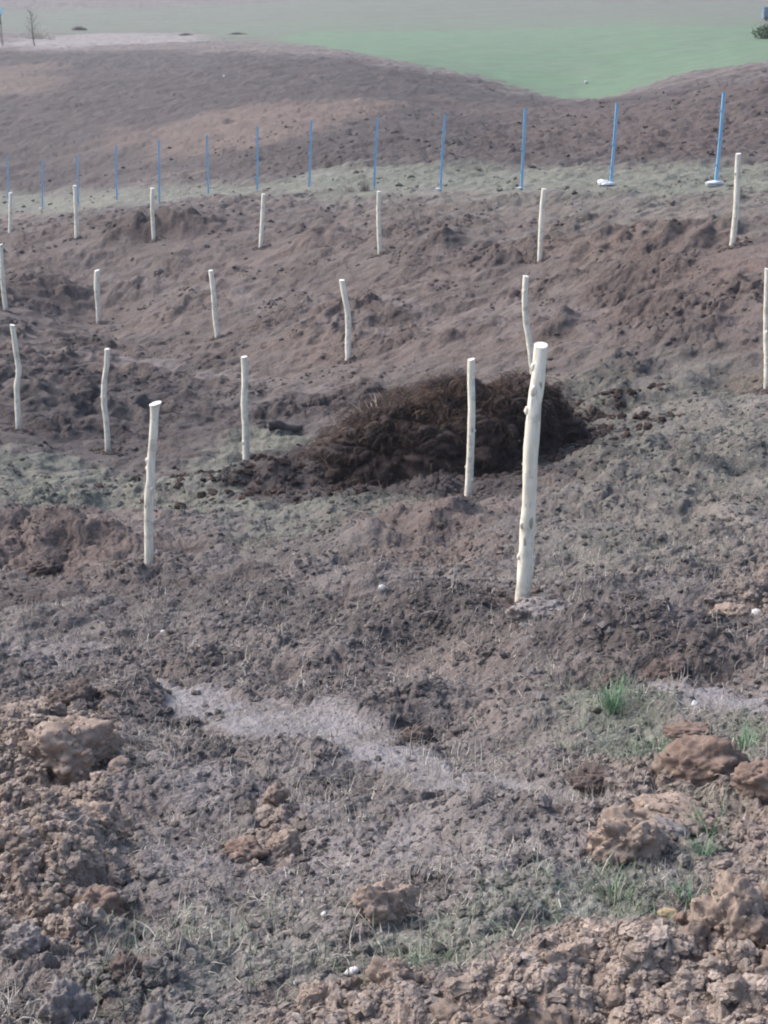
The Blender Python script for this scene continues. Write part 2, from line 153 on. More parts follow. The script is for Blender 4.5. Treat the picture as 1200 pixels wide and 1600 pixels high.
[-3.57,20.94,2.0,1.0,0.28,0],[2.36,20.84,0.5,0.5,0.3,0],[3.41,19.9,0.6,0.4,-0.2,0],[3.92,16.84,0.4,0.5,-0.25,0],[1.14,30.77,0.5,0.6,0.28,0],
[-1.62,35.74,0.8,0.8,0.3,0],[-6.37,39.63,1.8,0.8,0.35,0],[-4.9,39.63,1.5,1.0,0.3,0],[4.26,22.37,1.2,1.0,0.35,0],[3.53,25.84,1.0,0.8,0.3,0],
[2.3,27.8,0.6,0.6,0.2,0],[-0.88,26.37,1.3,1.2,0.28,0],[-4.32,32.29,1.4,1.3,0.28,0],[-7.44,35.68,2,1,0.3,0],[0.95,22.6,1.0,0.8,0.2,0],
[2.49,16.74,1.2,0.6,0.12,0],[3.31,14.04,1.0,0.6,0.12,0],[0.79,5.01,0.3,0.2,0.04,0],[-1.43,13.17,0.9,0.25,0.06,0],[1.64,6.75,0.5,0.3,0.12,0],
[-5.04,20.78,1,1,0.2,0]],"stakes":{"a":[[0.753,7.286,0.34,0.0337],[0.746,7.286,0.231,0.0338],[0.736,7.286,0.127,0.0347],[0.725,7.286,0.023,0.0349],
[0.716,7.286,-0.161,0.0359],[0.714,7.286,-0.326,0.0358],[0.714,7.286,-0.473,0.0355],[0.709,7.286,-0.562,0.0364],[0.706,7.286,-0.748,0.0383],
[0.696,7.286,-0.964,0.0386]],"b":[[-1.717,11.298,-0.796,0.0473],[-1.724,11.298,-0.835,0.0356],[-1.73,11.298,-0.918,0.0313],
[-1.742,11.298,-1.057,0.0338],[-1.756,11.298,-1.161,0.0315],[-1.768,11.298,-1.291,0.0328],[-1.769,11.298,-1.386,0.0365],[-1.786,11.298,-1.482,0.0366],
[-1.801,11.298,-1.624,0.0333],[-1.809,11.298,-1.865,0.0345],[-1.816,11.298,-2.093,0.0366]],"c":[[0.8,13.9,-0.935,0.0337],[0.8,13.9,-1.161,0.0353],
[0.809,13.9,-1.341,0.0354],[0.807,13.9,-1.614,0.0356],[0.801,13.9,-1.951,0.0373],[0.793,13.9,-2.248,0.0391]],"d":[[-1.533,16.65,-1.405,0.0351],
[-1.531,16.65,-1.636,0.037],[-1.546,16.65,-1.923,0.0371],[-1.535,16.65,-2.213,0.0391],[-1.54,16.65,-2.69,0.0394]],"e":[[-3.408,18.734,-1.681,0.0315],
[-3.426,18.734,-1.881,0.0336],[-3.47,18.734,-2.122,0.0357],[-3.482,18.734,-2.364,0.0358],[-3.462,18.734,-2.609,0.0359],[-3.465,18.734,-2.987,0.0361]],
"f":[[-4.642,19.11,-1.444,0.032],[-4.625,19.11,-1.788,0.0342],[-4.609,19.11,-2.032,0.0363],[-4.646,19.11,-2.238,0.0364],[-4.649,19.11,-2.527,0.0366],
[-4.659,19.11,-2.793,0.0367]],"g":[[4.044,16.284,-0.4,0.0321],[4.075,16.284,-0.943,0.0341],[4.107,16.284,-1.356,0.0343],[4.126,16.284,-1.684,0.0345]],
"h":[[1.766,19.2,-0.846,0.0359],[1.759,19.2,-1.077,0.038],[1.78,19.2,-1.398,0.0382],[1.835,19.2,-1.682,0.0403],[1.87,19.2,-1.927,0.0405],
[1.891,19.2,-2.091,0.0406]],"i":[[-0.65,23.7,-1.483,0.0443],[-0.603,23.7,-1.753,0.0444],[-0.555,23.7,-2.051,0.0471],[-0.558,23.7,-2.451,0.0473],
[-0.56,23.7,-2.743,0.0475]],"j":[[-3.249,28.908,-1.981,0.045],[-3.203,28.908,-2.43,0.0482],[-3.192,28.908,-2.853,0.0484],
[-3.155,28.908,-3.255,0.0485]],"k":[[-6.38,34.296,-2.648,0.0605],[-6.4,34.296,-3.039,0.0642],[-6.389,34.296,-3.396,0.0608],
[-6.404,34.296,-3.827,0.0574]],"l":[[-7.865,31.804,-1.81,0.0427],[-7.873,31.804,-2.504,0.0495],[-7.853,31.804,-3.179,0.0498]],
"m":[[4.882,21.691,0.514,0.0397],[4.892,21.691,0.082,0.0421],[4.893,21.691,-0.355,0.0423],[4.873,21.691,-0.752,0.0426]],
"n":[[2.781,27.215,-0.359,0.0417],[2.752,27.215,-0.908,0.0448],[2.739,27.215,-1.631,0.0423]],"o":[[-0.103,31.598,-0.725,0.042],
[-0.11,31.598,-1.248,0.0454],[-0.085,31.598,-1.982,0.0457]],"p":[[-2.841,36.93,-1.177,0.0453],[-2.883,36.93,-1.728,0.0478],
[-2.945,36.93,-2.45,0.0458]],"q":[[-5.736,38.82,-1.179,0.0516],[-5.767,38.82,-1.742,0.0518],[-5.758,38.82,-2.467,0.048]],
"r":[[-7.886,39.923,-1.194,0.0489],[-7.877,39.923,-1.756,0.0549],[-7.904,39.923,-2.55,0.0576]],"s":[[-10.97,45.958,-1.819,0.0545],
[-11.012,45.958,-2.449,0.0566],[-11.071,45.958,-3.046,0.0568]]},"posts":[[[7.014,33.143,-0.719],[7.074,33.143,1.188]],[[5.235,36.299,-0.94],
[5.336,36.299,0.909]],[[3.382,38.65,-1.213],[3.458,38.65,0.744]],[[1.484,41.234,-1.418],[1.597,41.234,0.525]],[[-0.262,44.134,-1.542],
[-0.187,44.134,0.364]],[[-2.23,47.056,-1.712],[-2.167,47.056,0.208]],[[-3.979,49.138,-1.996],[-3.934,49.138,-0.027]],[[-5.911,52.535,-2.35],
[-5.872,52.535,-0.428]],[[-7.624,52.995,-2.705],[-7.539,52.995,-0.592]],[[-10.004,58.573,-3.016],[-9.934,58.573,-1.054]],[[-11.874,60.709,-3.43],
[-11.816,60.709,-1.463]],[[-13.89,63.517,-3.79],[-13.797,63.517,-1.857]],[[-16.078,66.912,-3.943],[-16.017,66.912,-1.829]]],
"clods":{"smooth_red":[0.997,4.256,-0.507,0.243,0.146],"knobbly":[0.663,3.71,-0.458,0.189,0.146],"slab":[0.826,3.938,-0.473,0.227,0.127],
"edge":[1.084,4.016,-0.449,0.129,0.092],"centre":[0.0,3.394,-0.473,0.136,0.096],"leftup":[-1.193,5.236,-0.919,0.334,0.179],
"bot":[0.026,2.973,-0.386,0.102,0.082],"bot2":[-0.145,2.952,-0.391,0.082,0.073],"org":[-0.315,4.252,-0.687,0.114,0.083],
"org2":[-0.423,4.195,-0.682,0.124,0.066],"tall":[0.789,3.023,-0.341,0.143,0.158],"greybl":[-0.72,2.977,-0.425,0.107,0.121],
"l1":[-0.816,3.841,-0.621,0.152,0.108],"l2":[-0.929,3.491,-0.547,0.115,0.09],"l3":[-0.907,4.364,-0.738,0.192,0.111],
"slab2":[1.074,4.945,-0.632,0.157,0.067],"ridge":[1.147,5.762,-0.749,0.168,0.134],"crack":[0.73,6.572,-0.892,0.277,0.146],
"l4":[-0.599,3.149,-0.456,0.142,0.075],"r5":[0.715,3.215,-0.374,0.073,0.055],"yel":[0.694,3.325,-0.392,0.05,0.025],
"mid1":[0.658,4.355,-0.583,0.14,0.068],"fold":[0.931,5.773,-0.782,0.116,0.093],"l5":[-1.139,4.583,-0.79,0.169,0.106],
"l6":[-1.329,6.013,-1.056,0.19,0.109],"r6":[0.39,2.92,-0.354,0.132,0.07],"r7":[0.559,2.93,-0.344,0.112,0.07],"c7":[0.136,5.447,-0.859,0.123,0.064],
"wedge":[0.792,3.852,-0.463,0.133,0.071],"d1":[-2.658,11.233,-2.082,0.295,0.148],
"up":[1.552,6.368,-0.769,0.198,0.113]},"stones":{"w1":[-0.011,8.335,-1.228,0.044,0.033],"w2":[-1.223,8.004,-1.344,0.043,0.032],
"w3":[1.692,6.539,-0.775,0.064,0.035],"w4":[12.161,95.877,0.89,0.269,0.154],"w5":[-0.157,3.568,-0.523,0.017,0.013],
"w6":[-0.205,3.13,-0.432,0.013,0.012],"w7":[-0.073,3.155,-0.429,0.039,0.021],"w8":[-1.001,6.368,-1.095,0.026,0.023],
"w9":[-10.259,102.35,1.238,0.164,0.123],"w10":[0.606,5.42,-0.783,0.02,0.015],
"w11":[0.056,3.094,-0.408,0.007,0.006]},"tufts":{"t1":[0.849,5.302,-0.729,0.081,0.143],"t2":[1.228,4.774,-0.579,0.095,0.091],
"t3":[1.133,4.441,-0.526,0.089,0.081],"t4":[0.913,3.899,-0.453,0.054,0.099],"t5":[0.852,3.69,-0.428,0.051,0.068],"t6":[0.617,3.191,-0.38,0.09,0.048],
"t7":[0.579,3.437,-0.423,0.097,0.08],"t8":[0.773,3.405,-0.396,0.08,0.064],"t9":[0.637,4.925,-0.696,0.067,0.067],
"t12":[0.929,4.758,-0.618,0.13,0.078]},"pts":{"heap":[0.694,15.369,-2.381,15.87],"log":[-1.253,19.162,-2.856,19.65],
"tree":[-31.676,145.749,3.824,139.49],"stand":[-34.878,146.26,3.832,139.98],"scrub1":[-36.688,193.815,6.402,184.98],
"scrub2":[-21.625,175.26,5.41,167.42],"scrub3":[-15.932,174.053,5.449,166.25],"tank":[38.533,162.551,6.49,154.91],
"bush1":[-0.536,43.669,-1.596,42.86],"bush2":[-1.792,51.732,-1.504,50.58],"bush3":[-0.994,44.202,-1.635,43.38],"gbush":[28.433,119.191,3.964,113.92],
"splint":[-0.297,19.92,-2.702,20.33],"scrub4":[-34.461,160.211,4.656,153.16]}}''')
random.seed(7); RNG = np.random.default_rng(11)
f4 = np.float32

# ------------------------------------------------------------------ noise
def hsh(ix, iy, seed):
    n = (ix.astype(np.int64) * 374761393 + iy.astype(np.int64) * 668265263 + seed * 2147483647 + seed * 1013) & 0xffffffff
    n = ((n ^ (n >> 13)) * 1274126177) & 0xffffffff
    n = (n ^ (n >> 16)) & 0xffffffff
    return n
def rnd(ix, iy, seed): return (hsh(ix, iy, seed) & 0xffff).astype(f4) / 65535.0
def gnoise(x, y, seed=0):
    ix = np.floor(x); iy = np.floor(y); fx = (x - ix).astype(f4); fy = (y - iy).astype(f4)
    ix = ix.astype(np.int64); iy = iy.astype(np.int64)
    ux = fx * fx * fx * (fx * (fx * 6 - 15) + 10); uy = fy * fy * fy * (fy * (fy * 6 - 15) + 10)
    def g(a, b):
        t = rnd(ix + a, iy + b, seed) * 6.2831853
        return np.cos(t) * (fx - a) + np.sin(t) * (fy - b)
    a = g(0, 0); b = g(1, 0); c = g(0, 1); d = g(1, 1)
    return (a + (b - a) * ux + (c - a) * uy + (a - b - c + d) * ux * uy) * 1.5
def worley(x, y, seed=0):
    ix = np.floor(x).astype(np.int64); iy = np.floor(y).astype(np.int64)
    f1 = np.full(x.shape, 9., f4); f2 = f1.copy(); cid = np.zeros(x.shape, f4)
    for a in (-1, 0, 1):
        for b in (-1, 0, 1):
            h = hsh(ix + a, iy + b, seed)
            px = (ix + a) + (h & 0xff).astype(f4) / 255. ; py = (iy + b) + ((h >> 8) & 0xff).astype(f4) / 255.
            d = np.sqrt((px - x) ** 2 + (py - y) ** 2).astype(f4)
            cr = ((h >> 16) & 0xff).astype(f4) / 255.
            m = d < f1
            f2 = np.where(m, f1, np.minimum(f2, d)); cid = np.where(m, cr, cid); f1 = np.where(m, d, f1)
    return f1, f2, cid
def sstep(a, b, x):
    t = np.clip((x - a) / (b - a), 0, 1); return t * t * (3 - 2 * t)

# ------------------------------------------------------------------ lie of the land
UV = np.array(D['uv']); WW = np.array(D['w'])
def base_z(x, y):
    x = np.asarray(x, float); y = np.asarray(y, float)
    r = np.hypot(x, y) + 1e-9; k = np.log1p(r / 6.0) / r
    u = x * k; v = y * k; o = WW[-3] + WW[-2] * u + WW[-1] * v
    for (a, b), c in zip(UV, WW):
        r2 = np.maximum((u - a) ** 2 + (v - b) ** 2, 1e-12)
        o += (0.5 * c) * r2 * np.log(r2)
    return o
RT = np.array(D['rows']); _py = RT[::-1, 0]; _lr = np.log(RT[::-1, 1])
def row_r(py): return np.exp(np.interp(py, RT[:, 0], np.log(RT[:, 1])))
_o = np.argsort(RT[:, 1]); _rr = RT[_o, 1]; _sp = np.abs(np.gradient(RT[:, 1], RT[:, 0]))[_o] * 1.1
def spacing(r): return np.interp(r, _rr, _sp)

def poly_mask(x, y, pts, feather):
    P = np.array(pts); m = np.zeros(x.shape, f4)
    pad = feather * 1.5
    s = (x > P[:, 0].min() - pad) & (x < P[:, 0].max() + pad) & (y > P[:, 1].min() - pad) & (y < P[:, 1].max() + pad)
    if not s.any(): return m
    X = x[s]; Y = y[s]; d2 = np.full(X.shape, 1e9); ins = np.zeros(X.shape, bool)
    for i in range(len(P)):
        ax, ay = P[i - 1]; bx, by = P[i]; ex, ey = bx - ax, by - ay
        t = np.clip(((X - ax) * ex + (Y - ay) * ey) / (ex * ex + ey * ey + 1e-9), 0, 1)
        d2 = np.minimum(d2, (X - ax - t * ex) ** 2 + (Y - ay - t * ey) ** 2)
        if ay != by:
            c = ((ay > Y) != (by > Y)) & (X < ex * (Y - ay) / ey + ax); ins ^= c
    sd_ = np.sqrt(d2) * np.where(ins, 1, -1)
    m[s] = sstep(-feather, feather, sd_)
    return m
KINDS = ('grass', 'field', 'silt', 'pale', 'dark', 'red', 'tan')
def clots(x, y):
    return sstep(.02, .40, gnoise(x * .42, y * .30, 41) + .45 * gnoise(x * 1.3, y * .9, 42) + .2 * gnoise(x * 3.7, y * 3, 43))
def masks(x, y):
    M = {k: np.zeros(x.shape, f4) for k in KINDS}
    n1 = gnoise(x * .9, y * .9, 3); n2 = gnoise(x * .9, y * .9, 4)
    n3 = gnoise(x * 5, y * 5, 5); n4 = gnoise(x * 5, y * 5, 6)
    n5 = gnoise(x * .15, y * .15, 7); n6 = gnoise(x * .15, y * .15, 8)
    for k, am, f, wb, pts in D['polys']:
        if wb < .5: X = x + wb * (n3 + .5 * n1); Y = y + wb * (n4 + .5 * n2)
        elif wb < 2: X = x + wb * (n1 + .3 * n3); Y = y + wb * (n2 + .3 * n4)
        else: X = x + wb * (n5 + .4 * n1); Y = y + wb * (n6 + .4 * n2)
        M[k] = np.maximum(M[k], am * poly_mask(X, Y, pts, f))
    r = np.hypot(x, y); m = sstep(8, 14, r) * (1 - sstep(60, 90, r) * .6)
    M['dark'] = np.clip(M['dark'] + .42 * m * clots(x, y) * (1 - .6 * M['grass']) * (1 - np.clip(2 * M['field'], 0, 1)), 0, 1)   # heaped lumps past the foreground coloured darker than the soil between
    return M
CALM = [(s[-1][0], s[-1][1] - .01 * s[-1][1], .12 + .016 * s[-1][1]) for s in D['stakes'].values()] + [(p[0][0], p[0][1] - .3, .8) for p in D['posts']]
def terrain(x, y, want_masks=True):
    x = np.asarray(x, float); y = np.asarray(y, float)
    r = np.hypot(x, y); M = masks(x, y); s = spacing(r).astype(f4)
    lat = (r * .0011).astype(f4); se = np.sqrt(np.maximum(s, lat) * lat) + .5 * s
    def wt(lam): return sstep(.35, 1.1, lam / se)
    smooth = 1 - .85 * M['silt']
    grs = 1 - .45 * M['grass']
    fld = 1 - .85 * np.clip(M['field'] * 2, 0, 1)
    far = sstep(30, 60, r); midz = sstep(11, 17, r) * (1 - sstep(34, 44, r)); strip = M['grass'] * sstep(25, 32, r)
    band = gnoise(x * .12 + .3 * y, y * .9 - x * .05, 35) + .5 * gnoise(x * .3, y * 2.2 + x * .1, 36)
    wx = x + .10 * gnoise(x * 3, y * 3, 21); wy = y + .10 * gnoise(x * 3, y * 3, 22)
    h = .10 * gnoise(x * .45, y * .45, 31) * (.6 + .3 * far) * fld * (1 - .5 * midz)
    h += .085 * (band + .5 * gnoise(x * .35, y * 3.2 + x * .15, 37)) * sstep(9, 14, r) * fld * (1 - .7 * strip)
    h += .095 * gnoise(x * 1.3, y * 1.3, 32) * smooth * fld * (1 - .2 * far) * (1 - .75 * midz) * (1 - .7 * strip)
    mid = gnoise(wx * 3.1, wy * 3.1, 33); h += .050 * mid * smooth * fld * wt(.3) * (1 + .4 * sstep(8, 16, r))
    # turned clods: cells of broken soil at several sizes
    rough = (.55 + .45 * sstep(-.3, .5, gnoise(x * .8, y * .8, 40))) * smooth * fld * grs
    rough = rough * (1 + .6 * M['tan']) * (1 - .75 * strip)
    clot = clots(x, y)     # lumps lie in heaps round the planting holes, trodden soil between
    rough = rough * (1 + midz * (.15 * clot - .75 * (1 - clot)))
    h += .055 * midz * clot * fld * (1 - .6 * strip)
    for lam, amp, sd_ in ((.55, .11, 50), (.24, .074, 51), (.105, .046, 52), (.05, .022, 53), (.024, .011, 54)):
        if lam < .06: sel = r < (24 if lam > .03 else 9)
        elif lam < .3: sel = r < 80
        else: sel = r > 8
        if lam > .3: gate = sstep(8, 18, r)
        else: gate = wt(lam)
        if not sel.any(): continue
        ang = .6 + sd_
        X = (wx * math.cos(ang) - wy * math.sin(ang)); Y = (wx * math.sin(ang) + wy * math.cos(ang))
        jx = gnoise(x / lam * 1.3, y / lam * 1.3, sd_ + 9) * .35
        f1, f2, cid = worley(X[sel] / lam + jx[sel], Y[sel] / lam - jx[sel], sd_)
        dome = (1 - np.minimum(f1, 1) ** 1.6) * .75 + .5 * cid * sstep(0, .35, f2 - f1)
        z = np.zeros(x.shape, f4); z[sel] = (dome - .55)
        pr = sstep(-.35, .35, gnoise(x / lam * .23, y / lam * .23, sd_ + 3)) * .8 + .35
        h += amp * z * rough * gate * pr * (1 + .25 * sstep(9, 16, r) * (lam < .3)) * (1 + .25 * sstep(45, 75, r) * (lam > .3))
    # rippled fine relief everywhere near
    h += .006 * gnoise(wx * 33, wy * 33, 60) * wt(.03) + .004 * gnoise(x * 70, y * 70, 61) * wt(.015) * smooth
    ft = gnoise(x * 14, y * 14, 62) * wt(.07); h += .010 * ft * smooth
    for bx, by, rx, ry, bh, rt in D['bumps']:
        dx = x - bx; dy = y - by
        c, s_ = math.cos(rt), math.sin(rt); dx, dy = dx * c + dy * s_, -dx * s_ + dy * c
        q = (dx / rx) ** 2 + (dy / ry) ** 2
        q = q * (1 + .35 * mid)
        h += bh * np.exp(-q * 1.1) * (1 + .35 * mid)
    # wheel ruts of the track across the slope and along the wet strip
    for bx, by, rad in CALM:
        q = ((x - bx) ** 2 + (y - by) ** 2) / rad ** 2
        h *= 1 - .9 * np.exp(-q * q)
    return base_z(x, y) + h, M

# ------------------------------------------------------------------ helpers
def link(o, parent=None):
    COL.objects.link(o)
    if parent: o.parent = parent
    return o
def mesh_np(name, V, F, mat, smooth=True, parent=None):
    """F: (n,k) int array, all faces of the same size"""
    V = np.asarray(V, f4); F = np.asarray(F, np.int32)
    me = bpy.data.meshes.new(name); me.vertices.add(len(V)); me.vertices.foreach_set('co', V.ravel())
    k = F.shape[1]; me.loops.add(F.size); me.loops.foreach_set('vertex_index', F.ravel())
    me.polygons.add(len(F)); me.polygons.foreach_set('loop_start', np.arange(0, F.size, k, dtype=np.int32))
    me.polygons.foreach_set('use_smooth', np.full(len(F), smooth))
    me.update(calc_edges=True)
    if mat: me.materials.append(mat)
    return link(bpy.data.objects.new(name, me), parent)
def tag(o, label=None, cat=None, group=None, kind=None):
    if label: o['label'] = label
    if cat: o['category'] = cat
    if group: o['group'] = group
    if kind: o['kind'] = kind
    return o
def attr(o, name, vals, typ='FLOAT'):
    a = o.data.attributes.new(name, typ, 'POINT')
    if typ == 'FLOAT': a.data.foreach_set('value', np.asarray(vals, f4).ravel())
    elif typ == 'FLOAT_VECTOR': a.data.foreach_set('vector', np.asarray(vals, f4).ravel())
    elif typ == 'FLOAT_COLOR': a.data.foreach_set('color', np.asarray(vals, f4).ravel())
    elif typ == 'INT': a.data.foreach_set('value', np.asarray(vals, np.int32).ravel())

# ------------------------------------------------------------------ materials
class NT:
    def __init__(s, name):
        s.m = bpy.data.materials.new(name); s.m.use_nodes = True; s.t = s.m.node_tree; s.t.nodes.clear()
        s.out = s.n('ShaderNodeOutputMaterial'); s.b = s.n('ShaderNodeBsdfPrincipled'); s.l(s.b.outputs[0], s.out.inputs[0])
    def n(s, t, **k):
        x = s.t.nodes.new(t)
        for a, v in k.items(): setattr(x, a, v)
        return x
    def l(s, a, b): s.t.links.new(a, b)
    def put(s, sock, v):
        if hasattr(v, 'is_linked') or isinstance(v, bpy.types.NodeSocket): s.l(v, sock)
        else: sock.default_value = v
    def noise(s, vec, scale, detail=4, rough=.6, dist=0):
        x = s.n('ShaderNodeTexNoise'); x.inputs['Scale'].default_value = scale; x.inputs['Detail'].default_value = detail
        x.inputs['Roughness'].default_value = rough; x.inputs['Distortion'].default_value = dist
        if vec is not None: s.l(vec, x.inputs['Vector'])
        return x.outputs[0]
    def ramp(s, v, a, b, lo=0., hi=1.):
        x = s.n('ShaderNodeMapRange'); x.interpolation_type = 'SMOOTHSTEP'; s.put(x.inputs[0], v)
        for i, q in zip((1, 2, 3, 4), (a, b, lo, hi)): x.inputs[i].default_value = q
        return x.outputs[0]
    def math(s, op, a, b=0.):
        x = s.n('ShaderNodeMath', operation=op); s.put(x.inputs[0], a); s.put(x.inputs[1], b); return x.outputs[0]
    def mix(s, f, a, b):
        x = s.n('ShaderNodeMix', data_type='RGBA'); s.put(x.inputs[0], f)
        for i, v in ((6, a), (7, b)):
            if isinstance(v, tuple): x.inputs[i].default_value = (*v, 1)
            else: s.l(v, x.inputs[i])
        return x.outputs[2]
    def bump(s, h, strength, dist):
        x = s.n('ShaderNodeBump'); x.inputs['Strength'].default_value = strength; x.inputs['Distance'].default_value = dist
        s.l(h, x.inputs['Height']); s.l(x.outputs[0], s.b.inputs['Normal'])
    def pos(s): return s.n('ShaderNodeNewGeometry').outputs['Position']
    def obj(s): return s.n('ShaderNodeTexCoord').outputs['Object']

SOIL = (.110, .096, .090); SOIL2 = (.175, .154, .144); DARK = (.050, .040, .039); RED = (.140, .100, .083)
TAN = (.28, .222, .180); SILT = (.215, .195, .199); GRS = (.125, .150, .105); FIELD = (.100, .185, .098); PALE = (.27, .24, .23)
def soil_material():
    t = NT('soil'); p = t.pos()
    def at(name):
        a = t.n('ShaderNodeAttribute'); a.attribute_name = name; return a.outputs['Fac']
    big = t.noise(p, .55, 5, .6); med = t.noise(p, 3.2, 6, .65); fin = t.noise(p, 22, 5, .7); mic = t.noise(p, 110, 3, .7)
    c = t.mix(t.ramp(med, .36, .64), SOIL, SOIL2)
    c = t.mix(t.math('MULTIPLY', t.ramp(big, .40, .66), .45), c, RED)
    mp = t.n('ShaderNodeMapping'); mp.inputs['Scale'].default_value = (.12, 1., 1.); mp.inputs['Rotation'].default_value = (0, 0, .06); t.l(p, mp.inputs[0])
    bnd = t.noise(mp.outputs[0], 1.1, 5, .65)
    c = t.mix(t.ramp(bnd, .50, .62, 0, .7), c, (.080, .063, .057)); c = t.mix(t.ramp(bnd, .45, .34, 0, .55), c, (.19, .165, .150))
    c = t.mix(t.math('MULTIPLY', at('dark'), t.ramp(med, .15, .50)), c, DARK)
    c = t.mix(t.math('MULTIPLY', at('red'), t.ramp(fin, .25, .6)), c, RED)
    tn = t.mix(t.ramp(fin, .35, .62), (.225, .165, .127), TAN)
    c = t.mix(t.math('MULTIPLY', at('tan'), t.ramp(med, .20, .50)), c, tn)
    c = t.mix(t.math('MULTIPLY', at('silt'), t.ramp(med, .30, .60)), c, SILT)
    gr = t.mix(t.ramp(fin, .35, .65), GRS, (.20, .215, .170))
    gm = t.math('MULTIPLY', at('grass'), t.math('ADD', t.math('MULTIPLY', t.ramp(t.noise(p, 9, 6, .75), .36, .58), .75), .25))
    c = t.mix(gm, c, gr)
    fn = t.noise(p, .25, 5, .65); fl = t.mix(t.ramp(fn, .35, .65), FIELD, (.118, .175, .110))
    c = t.mix(t.math('MULTIPLY', at('field'), t.ramp(t.noise(p, .5, 5, .75), .25, .6, .55, 1)), c, fl)
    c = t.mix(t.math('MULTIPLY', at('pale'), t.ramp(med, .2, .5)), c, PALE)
    hs = t.n('ShaderNodeHueSaturation'); t.l(c, hs.inputs['Color'])
    v = t.math('ADD', t.ramp(fin, .25, .75, -.16, .16), t.ramp(mic, .25, .75, -.18, .22))
    v = t.math('ADD', v, t.ramp(big, .3, .7, -.10, .12))
    t.l(t.math('ADD', v, 1.0), hs.inputs['Value']); t.l(hs.outputs[0], t.b.inputs['Base Color'])
    rg = t.math('SUBTRACT', .88, t.math('MULTIPLY', at('silt'), .50)); t.l(rg, t.b.inputs['Roughness'])
    t.b.inputs['Specular IOR Level'].default_value = .35
    hh = t.math('ADD', t.math('MULTIPLY', fin, .7), t.math('MULTIPLY', mic, .3))
    md2 = t.noise(p, 8, 5, .7)
    t.bump(t.math('ADD', t.math('MULTIPLY', hh, .25), md2), .8, .09)
    return t.m
def clod_material(name, c1, c2, c3, scale=14, inst=False, rough=.9):
    t = NT(name); p = t.obj() if not inst else t.pos()
    n1 = t.noise(p, scale, 6, .7); n2 = t.noise(p, scale * 5, 4, .7)
    c = t.mix(t.ramp(n1, .35, .62), c1, c2); c = t.mix(t.math('MULTIPLY', t.ramp(n2, .5, .72), .7), c, c3)
    if inst:
        a = t.n('ShaderNodeAttribute'); a.attribute_type = 'INSTANCER'; a.attribute_name = 'tint'
        hs = t.n('ShaderNodeHueSaturation'); t.l(a.outputs['Color'], hs.inputs['Color'])
        t.l(t.math('ADD', t.ramp(n1, .3, .7, .82, 1.12), t.ramp(n2, .3, .7, -.12, .14)), hs.inputs['Value']); c = hs.outputs[0]
    t.l(c, t.b.inputs['Base Color']); t.b.inputs['Roughness'].default_value = rough; t.b.inputs['Specular IOR Level'].default_value = .3
    t.bump(t.math('ADD', n1, t.math('MULTIPLY', n2, .4)), .7, .01)
    return t.m
M_SOIL = soil_material()
M_CRUMB = clod_material('crumb_soil', SOIL, SOIL2, (.20, .165, .145), 30, inst=True)
M_TANCLOD = clod_material('dry_clod', (.20, .15, .12), (.30, .235, .19), (.41, .34, .28), 12)
M_REDCLOD = clod_material('red_clod', (.145, .10, .080), (.20, .145, .115), (.30, .225, .18), 10)
M_GREYCLOD = clod_material('grey_clod', (.16, .138, .13), (.24, .215, .20), (.34, .31, .295), 12)
M_DARKCLOD = clod_material('dark_clod', (.075, .056, .050), (.125, .095, .082), (.18, .14, .12), 12)
M_STONE = clod_material('white_stone', (.62, .60, .58), (.75, .73, .71), (.5, .46, .42), 40, rough=.7)
M_YELSTONE = clod_material('yellow_stone', (.38, .27, .14), (.48, .36, .21), (.5, .42, .3), 40, rough=.7)
def strand_material(name, c1, c2, scale=8):
    t = NT(name); p = t.pos(); n = t.noise(p, scale, 3, .6)
    t.l(t.mix(t.ramp(n, .38, .62), c1, c2), t.b.inputs['Base Color']); t.b.inputs['Roughness'].default_value = .65
    t.b.inputs['Specular IOR Level'].default_value = .25
    return t.m
M_STRAW = strand_material('dry_stalk', (.30, .275, .235), (.58, .54, .47), 9)
M_ROOT = strand_material('root_fibre', (.12, .10, .088), (.24, .205, .175), 9)
M_GRASS = strand_material('grass_blade', (.13, .19, .12), (.30, .33, .24), 11)
M_LUSH = strand_material('lush_blade', (.105, .21, .115), (.22, .35, .22), 30)
M_DUNGSTRAW = strand_material('dung_straw', (.026, .016, .014), (.085, .050, .037), 4)
M_GOLDSTRAW = strand_material('gold_straw', (.18, .12, .06), (.34, .26, .16), 6)
def dung_material():
    t = NT('dung'); p = t.pos(); n1 = t.noise(p, 3.5, 6, .7, 1.5); n2 = t.noise(p, 30, 5, .75)
    c = t.mix(t.ramp(n1, .38, .62), (.022, .0135, .0135), (.055, .032, .028)); c = t.mix(t.math('MULTIPLY', t.ramp(n2, .55, .75), .6), c, (.12, .078, .050))
    t.l(c, t.b.inputs['Base Color']); t.b.inputs['Roughness'].default_value = .8; t.bump(t.math('ADD', n1, n2), .9, .03); return t.m
M_DUNG = dung_material()
